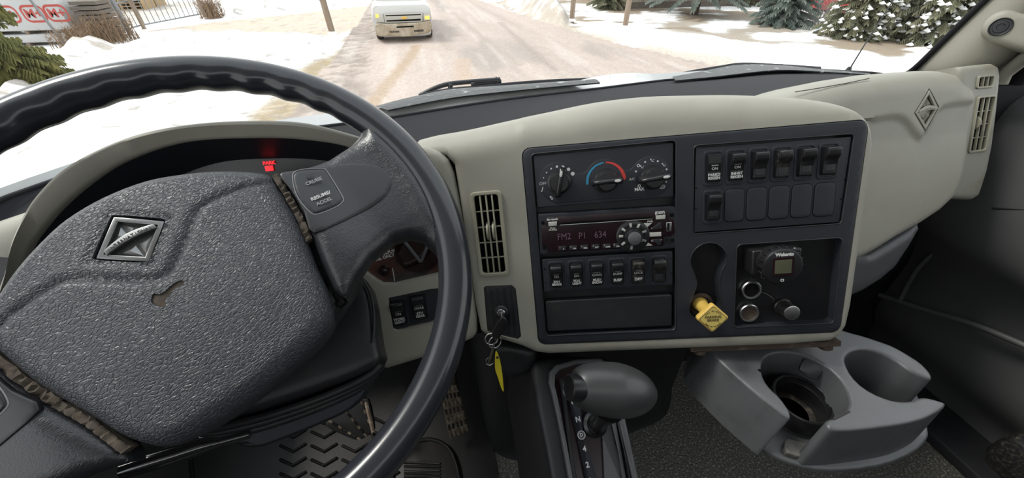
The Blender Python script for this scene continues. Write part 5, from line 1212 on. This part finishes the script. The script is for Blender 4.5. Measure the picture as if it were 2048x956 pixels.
# ================================================================== pickup
CF = Fr(g(808, 84), (1, 0, 0), (0, 0, 1), (0, -1, 0))
car = thing('pickup_truck', 'muddy white pickup truck facing us on the snowy road, amber lamps lit', 'pickup truck', CF)
M['carwhite'] = mat('white_car_paint', (.80, .79, .76), .3, coat=.4)
M['mud'] = mat('mud_covered_bumper', (.42, .33, .22), .7, mott=(5, (.62, .54, .42), .4, .65))
M['carglass'] = mat('car_window', (.05, .07, .07), .08, spec=.8)
M['amber'] = mat('lit_amber_lamp', (.9, .35, .05), .3, emit=((1, .45, .10), 1.4))
M['headl'] = mat('headlamp_lens', (.62, .60, .54), .15, coat=.5)
M['gold'] = mat('gold_badge', (.65, .42, .10), .35, metal=.6)
M['tyre'] = mat('muddy_tyre', (.05, .045, .04), .8, mott=(8, (.25, .19, .12), .5, .7))
M['carchr'] = mat('dull_chrome_grille', (.62, .60, .55), .35, metal=.4)
zc = lambda pts, off=0: LL(CF, [(500+u/2.897, v/2.897) for u, v in pts], off)
body = zc([(716, 60), (722, 40), (760, 26), (1010, 22), (1035, 35), (1048, 60), (1052, 120), (1052, 190), (1045, 205), (1000, 212), (800, 220), (745, 214), (722, 200), (718, 130)])
plate('front_body', [smoothp(body, 1)], -.05, .45, .07, M['carwhite'], car)
bx0 = min(p[0] for p in body); bx1 = max(p[0] for p in body); W_ = bx1-bx0; cx_ = (bx0+bx1)/2
htop = max(p[1] for p in body)
def crow(y, zl, zh, hw, hwt=None):
    hwt = hwt or hw*.94
    return [(cx_+a*1.0, b, -y) for a, b in ((-hw, zl), (-hw*1.01, (zl+zh)/2), (-hwt, zh-.05), (-hwt+.09, zh), (hwt-.09, zh), (hwt, zh-.05), (hw*1.01, (zl+zh)/2), (hw, zl))]
rowsc = [crow(.06, .35, htop-.04, W_*.49, W_*.45), crow(.25, .32, htop+.02, W_*.5, W_*.47), crow(.8, .32, htop+.04, W_*.5), crow(1.15, .32, htop+.07, W_*.5), crow(2.6, .32, htop+.16, W_*.5), crow(5.2, .35, htop+.16, W_*.49)]
loft('body_shell', rowsc, M['carwhite'], car, smooth=45, caps=True, world=False)
hb = htop+.07
cab_ = [crow(.98, hb-.06, hb+.02, W_*.47, W_*.45), crow(1.75, hb-.06, hb+.62, W_*.48, W_*.39), crow(2.25, hb-.06, hb+.68, W_*.48, W_*.38), crow(3.3, hb-.06, hb+.66, W_*.48, W_*.38), crow(3.55, hb-.06, hb+.05, W_*.47, W_*.44)]
loft('cab_shell', cab_, M['carwhite'], car, smooth=30, caps=True, world=False)
wsw = [(cx_-W_*.40, hb+.05, -1.03), (cx_+W_*.40, hb+.05, -1.03), (cx_+W_*.345, hb+.56, -1.66), (cx_-W_*.345, hb+.56, -1.66)]
mesh('car_windshield', [(x, y, z_+.03) for x, y, z_ in wsw], [(0, 1, 2, 3)], M['carglass'], car)
tube('wiper_cowl', [CF.at(cx_-W_*.42, hb+.03, -.97), CF.at(cx_+W_*.42, hb+.03, -.97)], .03, M['blacksat'], car, 8)
for sgn in (-1, 1):
    mr = box('side_mirror', (cx_+sgn*W_*.50, hb+.0, -1.35), (cx_+sgn*(W_*.50+.24), hb+.22, -1.22), M['blacksat'], car, .04)
    x0, x1 = sorted((cx_+sgn*W_*.50, cx_+sgn*(W_*.33)))
grl = plate('grille', [zc([(775, 84), (782, 78), (990, 74), (1000, 80), (1000, 118), (992, 126), (790, 133), (780, 128)], .02), zc([(786, 88), (786, 94), (990, 88), (990, 82)], .02), zc([(790, 118), (792, 126), (990, 120), (988, 108)], .02)], .03, .06, .008, M['carchr'], car)
plate('grille_mesh', [zc([(780, 84), (995, 78), (996, 122), (786, 130)])], -.005, .03, 0, M['deep'], car)
bt = [(-.115, -.035), (-.095, .035), (-.04, .035), (-.035, .05), (.035, .05), (.04, .035), (.115, .035), (.095, -.035), (.04, -.035), (.035, -.05), (-.035, -.05), (-.04, -.035)]
e0 = zc([(893, 103)], .03)[0]; plate('badge', [[(e0[0]+x*.85, e0[1]+y*.9) for x, y in bt]], .05, .03, .004, M['gold'], grl)
for pts, p2 in (([(724, 84), (770, 82), (776, 100), (778, 130), (730, 132), (724, 110)], [(726, 82), (745, 82), (748, 100), (728, 104)]), ([(1006, 76), (1040, 68), (1050, 100), (1046, 118), (1008, 122), (1004, 100)], [(1012, 92), (1040, 90), (1040, 112), (1014, 112)])):
    hl = plate('headlamp', [zc(pts, .02)], .02, .08, .012, M['headl'], car); plate('amber_lamp', [zc(p2, .02)], .026, .02, .004, M['amber'], hl)
bp2 = plate('bumper', [smoothp(zc([(722, 140), (760, 134), (780, 140), (1000, 130), (1030, 122), (1050, 124), (1054, 150), (1050, 182), (1020, 192), (980, 196), (950, 206), (860, 212), (800, 206), (740, 208), (726, 190)], .08), 1)], .12, .22, .025, M['mud'], car)
plate('bumper_slot', [zc([(848, 153), (948, 148), (950, 157), (850, 162)], .12)], .122, .02, 0, M['deep'], bp2)
plate('license_plate', [zc([(876, 180), (938, 177), (940, 208), (880, 212)], .12)], .14, .03, .004, M['mud'], bp2)
for pts in ([(808, 180), (865, 178), (865, 188), (812, 190)], [(950, 174), (1005, 170), (1006, 182), (952, 186)]): plate('tow_hook', [zc(pts, .12)], .127, .02, .003, M['tyre'], bp2)
for sgn in (-1, 1):
    for yy in (.75, 4.1):
        lathe('wheel', [(.10, -.13), (.22, -.13), (.36, -.11), (.385, -.06), (.385, .06), (.36, .11), (.22, .13), (.10, .11), (0, .11)], M['tyre'], car, Matrix.Translation((cx_+sgn*(W_*.5-.13), .385, -yy)) @ Matrix.Rotation(sgn*PI/2, 4, 'Y'), 28)
# ================================================================== poles
M['pole'] = mat('weathered_pole', (.34, .23, .155), .85, bump=((30, .8, .02, 'noise', (6, 6, .4)),), mott=(3, (.55, .46, .36), .4, .7, (8, 8, .5)))
def pole(u, v, r, label, h=9, m=None, slant=(0, 0)):
    p = g(u, v); p.z = gz_at(p.x, p.y)-.02; t = thing('utility_pole', label, 'pole', p, 'poles along the road')
    tube('shaft', [p-Vector((0, 0, .15)), p+Vector((slant[0]*.5, 0, h*.5)), p+Vector((slant[0], slant[1], h))], [r, r*.93, r*.8], m or M['pole'], t, 14)
    lathe('ground_collar', [(r*1.9, 0), (r*1.5, .05), (r*1.05, .09)], M['snow'], t, Matrix(), 14)
pole(665, 66, .115, 'pole standing in the snow left of the pickup', 9, None, (-.35, 0))
pole(1143, 47, .105, 'reddish brown pole at the far curb right of the road'); pole(1250, 54, .11, 'second pole from the road, in front of the dark spruces', 9, M['rust'] if False else None)
pole(412, 38, .07, 'thin pole standing at the right end of the gate', 3)
# ================================================================== conifers
M['needle'] = mat('spruce_green', (.29, .31, .20), .8, mott=(1.5, (.46, .42, .28), .4, .7))
M['needle2'] = mat('blue_grey_spruce', (.29, .36, .32), .8, mott=(1.5, (.44, .46, .40), .4, .7))
M['needle3'] = mat('yellow_green_pine', (.16, .17, .045), .8, mott=(2, (.30, .27, .08), .4, .7))
M['bark'] = mat('bark', (.12, .085, .06), .9, bump=(20, .8, .02))
def foliage(H, R, seed, dens=1.0, z0=.05, size=.62, droop=.28):
    rn = random.Random(seed); vs, fs, tips = [], [], []
    nw = int(20*dens)
    for w_i in range(nw):
        t = w_i/nw; zz = H*(z0+(1-z0)*t); LB = R*(1-t)**.85*(.9+.2*rn.random())+.12
        nb = max(5, int((13-6*t)*dens))
        for b in range(nb):
            a = 2*PI*(b+rn.random()*.7)/nb + w_i*1.1; Lb = LB*(.75+.4*rn.random()); dz = -droop*Lb*(1-t*.8)
            d = Vector((c(a), s(a), 0)); sdv_ = Vector((-s(a), c(a), 0)); nk = max(3, int(Lb/.075))
            for k in range(nk):
                f = (k+.6)/nk; p = d*(Lb*f)+Vector((0, 0, zz+dz*f*f+.06*Lb*f)); wd = (.12+.34*(1-f))*min(1, Lb)*size*(.8+.4*rn.random())
                for sg in (-1, 1):
                    e = p + sdv_*(sg*wd) + d*(wd*.7) + Vector((0, 0, -.05-.08*rn.random())); i0 = len(vs)
                    wv = d*(.045*size+.02) + Vector((0, 0, .022)); vs.extend([p-wv, p+wv, e+wv*.5, e-wv*.35+Vector((0, 0, -.03))]); fs.append((i0, i0+1, i0+2, i0+3))
                    i0 = len(vs); up2 = Vector((0, 0, .035*size+.02)); vs.extend([p-up2*1.6, p+up2, e+up2*.3, e-up2*1.5]); fs.append((i0, i0+1, i0+2, i0+3))
            tips.append((d*(Lb*.8)+Vector((0, 0, zz+dz*.64+.08)), Lb, d, sdv_))
    return vs, fs, tips
def conifer(u, v, H, R, m, seed, label, snow=0, dens=1.0, pos=None, z0=.05):
    p = Vector(pos) if pos else g(u, v); p.z = gz_at(p.x, p.y)-.03 if pos is None or len(pos) == 2 else p.z
    t = thing('spruce_tree', label, 'tree', p, 'evergreens along the right side')
    tube('trunk', [p, p+Vector((0, 0, H*.95))], [.10*H/5, .02], M['bark'], t, 8)
    vs, fs, tips = foliage(H, R, seed, dens, z0); fo = mesh('foliage', vs, fs, m, t); fo['kind'] = 'stuff'
    if snow:
        rn = random.Random(seed+5); V, F = [], []
        for (q, lb, d, sd2) in tips:
            for _ in range(9):
                if rn.random() > snow or q.z > H*.8: continue
                cpt = q + d*(lb*rn.uniform(-.55, .25)) + sd2*(rn.uniform(-.28, .28)) + Vector((0, 0, rn.uniform(-.12, .10))); a, b, h_ = rn.uniform(.05, .17), rn.uniform(.04, .11), .05; i0 = len(V)
                for k in range(8): an_ = 2*PI*k/8; V.append(cpt+d*(a*c(an_)*rn.uniform(.7, 1.2))+sd2*(b*s(an_)*rn.uniform(.7, 1.3)))
                V.append(cpt+Vector((0, 0, h_*1.6))); V.append(cpt-Vector((0, 0, h_)))
                for k in range(8): F.append((i0+k, i0+(k+1) % 8, i0+8)); F.append((i0+(k+1) % 8, i0+k, i0+9))
        if V: mesh('snow_clumps', V, F, M['snow'], t, 60)['kind'] = 'stuff'
    return t
conifer(1216, 17, 6.5, 1.0, M['needle'], 1, 'dark spruce just behind the second pole', z0=.02)
conifer(1390, 30, 7, 1.9, M['needle2'], 2, 'bluish spruce with raised skirt at the back of the brown bare ground', z0=.14)
conifer(1318, 6, 7, 1.8, M['needle'], 3, 'dark spruce farther back, left of the bluish one', z0=.06)
conifer(1476, 8, 6.5, 1.6, M['needle'], 4, 'dark spruce farther back, between the bluish and the small one', z0=.05)
conifer(1560, 50, 4.4, 1.15, M['needle2'], 6, 'small grey-green spruce on the bare ground in front of the beige wall', z0=.03)
conifer(1705, 74, 5.0, 1.15, M['needle'], 8, 'snow-dusted spruce before the red wall', snow=.4, z0=.02, dens=1.1)
conifer(1855, 84, 5.0, 1.45, M['needle'], 9, 'snow-laden spruce nearest the right windshield pillar', snow=.6, z0=.02, dens=1.15)
conifer(1790, 56, 5.0, 1.1, M['needle'], 10, 'tall snow-flecked spruce behind the two nearest ones on the right', snow=.5, z0=.02)
# left pines
pl_ = conifer(30, 172, 1.15, 1.25, M['needle3'], 21, 'low yellow-green pine bush by the left edge below the white bundles', dens=.8, z0=.05); pl_['group'] = 'pines on the left'; pl_.name = 'pine_bush'
pb2_ = conifer(-25, 120, 3.2, 1.0, M['needle3'], 22, 'taller pine at the left edge reaching over the white bundles', snow=.2, z0=.35); pb2_['group'] = 'pines on the left'; pb2_.name = 'pine_tree'
# dry weeds, brown twigs at the fence
def twigs(u, v, n, h, spread, label, m, seed, nm='dry_weeds', cat='weeds'):
    rn = random.Random(seed); p = g(u, v); p.z = gz_at(p.x, p.y); V, F = [], []
    for k in range(n):
        a = rn.uniform(0, 2*PI); r = rn.random()*spread; q = Vector((r*c(a), r*s(a), 0)); hh = h*rn.uniform(.5, 1.1); tp = q+Vector((rn.uniform(-.3, .3)*hh, rn.uniform(-.3, .3)*hh, hh)); w_ = .012
        i0 = len(V); V.extend([q+Vector((w_, 0, 0)), q+Vector((-w_, 0, 0)), q+Vector((0, w_, 0)), tp]); F.extend([(i0, i0+1, i0+3), (i0+1, i0+2, i0+3), (i0+2, i0, i0+3)])
        for _ in range(3):
            f = rn.uniform(.4, .95); b = q.lerp(tp, f); e = b+Vector((rn.uniform(-.2, .2), rn.uniform(-.2, .2), .15)); i0 = len(V); V.extend([b+Vector((.01, 0, 0)), b-Vector((.01, 0, 0)), e]); F.append((i0, i0+1, i0+2))
    o = mesh(nm, V, F, m); o.matrix_basis = Matrix.Translation(p); tag(o, label, cat); o['kind'] = 'stuff'; return o
M['weed'] = mat('dry_weed', (.34, .22, .13), .9)
twigs(225, 84, 240, .9, .8, 'dry brown weeds at the foot of the dark plank stack', M['weed'], 31); twigs(160, 100, 120, .6, .6, 'short dry weeds between the white bundles and the snow', M['weed'], 32)
twigs(427, 36, 180, .9, .5, 'reddish dry bush at the right end of the gate', M['weed'], 33)
twigs(1645, 50, 140, 1.0, .9, 'bare snowy shrub left of the snow-dusted spruce', mat('frosted_twig', (.60, .57, .54), .9), 34)
# ================================================================== yard on the left: gate, posts, wrapped bundles, plank stack, pallets
M['galv'] = mat('galvanised_steel', (.34, .35, .36), .5, metal=.3)
def gate(a, b, h, label, nb):
    A, B = g(*a), g(*b); A.z = B.z = GZ; d = (B-A); Lg = d.length; d.normalize(); t = thing('yard_gate', label, 'gate', A)
    P0 = lambda x, z_: A+d*x+Vector((0, 0, z_))
    for zz_ in (.12, h*.5, h): tube('rail', [P0(0, zz_), P0(Lg, zz_)], .028, M['galv'], t, 8)
    for k in range(nb+1): tube('bar', [P0(Lg*k/nb, .12), P0(Lg*k/nb, h)], .016 if 0 < k < nb else .035, M['galv'], t, 6)
gate((292, 56), (408, 33), 1.9, 'grey tubular yard gate with vertical bars, standing ajar by the driveway', 12)
gate((215, 78), (286, 57), 1.9, 'second grey fence panel left of the gate, behind the weeds', 8)
def post(u, v, r, h, label, lean=0, m='galv'):
    p = g(u, v); p.z = gz_at(p.x, p.y)-.03; t = thing('fence_post', label, 'post', p, 'posts of the yard fence')
    tube('shaft', [p, p+Vector((lean, 0, h))], r, M[m], t, 10); lathe('cap', [(r*1.15, h-.02), (r*1.15, h+.01), (0, h+.03)], M[m], t, Matrix.Translation((lean, 0, 0)), 10)
post(138, 100, .035, 2.3, 'thin leaning post in front of the white bundles', -.25); post(262, 70, .09, 2.3, 'thick grey post left of the gate'); post(240, 74, .08, 2.3, 'wooden post beside the thick grey one', 0, 'pole'); post(289, 58, .07, 2.4, 'wooden post at the hinge of the gate', 0, 'pole')
M['wrap'] = mat('white_plastic_wrap', (.78, .78, .78), .35, bump=(5, .5, .03))
M['wrapred'] = mat('red_wrap_print', (.72, .10, .08), .5)
def bundle(x0, x1, y, z0, z1, label, marks):
    t = thing('lumber_bundle', label, 'lumber bundle', (x0, y, z0), 'wrapped lumber bundles in the yard')
    box('wrap', (0, 0, 0), (x1-x0, 1.1, z1-z0), M['wrap'], t, .03)
    for k in range(3): box('bearer', ((x1-x0)*(.1+.38*k), .0, -.10), ((x1-x0)*(.1+.38*k)+.09, 1.1, 0), M['pole'], t)
    hh = z1-z0; FB = Fr((x0, y, z0), (1, 0, 0), (0, 0, 1), (0, -1, 0))
    for mxx in marks:
        plate('printed_mark', [rrect(mxx, hh*.25, mxx+.62, hh*.80, .16), rrect(mxx+.05, hh*.32, mxx+.57, hh*.73, .11)], .004, .004, 0, M['wrapred'], t, fr=FB)
        text('lettering', 'M+', hh*.38, mxx+.31, hh*.52, .004, M['wrapred'], t, 0, fr=FB, bold=.01)
bl = hit(8, 72, (0, 17.2, 0), Vector((0, 1, 0))); br = hit(143, 58, (0, 17.2, 0), Vector((0, 1, 0)))
xA, xB = bl.x-.6, br.x
bundle(xA, xB, 17.2, bl.z+.12, bl.z+1.02, 'white wrapped bundle with red marks, upper one of the two', tuple(hit(u_, 60, (0, 17.2, 0), Vector((0, 1, 0))).x-xA for u_ in (12, 66, 112))); bundle(xA-.3, xB+.1, 17.1, GZ+.10, bl.z+.02, 'plain white wrapped bundle beneath the marked one', ())
M['plank'] = mat('grey_weathered_plank', (.17, .14, .115), .85, mott=(4, (.27, .23, .19), .4, .7, (1, 6, 6)))
t = thing('plank_stack', 'stack of grey weathered planks right of the white bundles', 'plank stack', (xB+.25, 17.3, GZ))
rn = random.Random(3); nl = int((bl.z+1.0-GZ)/.135)
for i in range(nl):
    for j in range(1):
        box('plank', (.0+j*.62+rn.uniform(-.03, .03), rn.uniform(-.06, .05), .02+i*.135), (.74+j*.62, .8, .02+i*.135+.10), M['plank'], t)
M['newwood'] = mat('fresh_pallet_wood', (.62, .44, .24), .8, mott=(4, (.50, .34, .18), .4, .7))
for k, (px_, py_, n_l, lab) in enumerate(((205, 14, 12, 'pile of fresh wooden pallets behind the plank stack'), (268, 12, 9, 'second pile of pallets behind the gate, left'), (292, 6, 8, 'small pile of pallets behind the middle of the gate'), (60, 14, 6, 'low pile of fresh boards behind the white bundles'))):
    p = g(px_, py_+8); t = thing('pallet_pile', lab, 'pallets', (p.x, p.y, GZ), 'pallet piles in the yard'); wdx = 1.1 if k < 3 else 5
    for i in range(n_l):
        box('pallet', (-wdx/2, 0, i*.145), (wdx/2, 1.1, i*.145+.035), M['newwood'], t)
        for q in (-.5, -.04, .42): box('block', (q*wdx, 0, i*.145+.035), (q*wdx+.09, 1.1, i*.145+.145), M['newwood'], t)
# ================================================================== buildings on the right
M['beige'] = mat('beige_metal_wall', (.52, .46, .38), .7); M['redw'] = mat('red_metal_wall', (.62, .07, .07), .6)
bp0 = g(1590, 32); bp1 = g(1705, 45)
t = thing('beige_building', 'beige panelled building behind the spruces on the right', 'building', (bp0.x-7, 21.5, GZ))
for k in range(12): box('wall_panel', (k*1.25, 0, 0), (k*1.25+1.21, .3, 4.5), M['beige'], t, .01)
box('wall_core', (0, .06, 0), (15, 6, 4.45), M['beige'], t); box('plinth', (0, -.05, 0), (15, 0, .3), M['plank'], t)
rp = hit(1688, 30, (0, 17.0, 0), Vector((0, 1, 0))); rq = hit(1850, 40, (0, 17.0, 0), Vector((0, 1, 0)))
t = thing('red_container', 'red ribbed container behind the snowy spruces', 'container', (rp.x, 17, GZ))
box('container_core', (0, .05, .1), (rq.x-rp.x, 2.4, 2.7), M['redw'], t)
for k in range(int((rq.x-rp.x)/.28)): box('rib', (k*.28, 0, .15), (k*.28+.14, .05, 2.65), M['redw'], t)
for zz_ in (.1, 2.6): box('frame_rail', (0, -.02, zz_), (rq.x-rp.x, .06, zz_+.12), M['redw'], t)
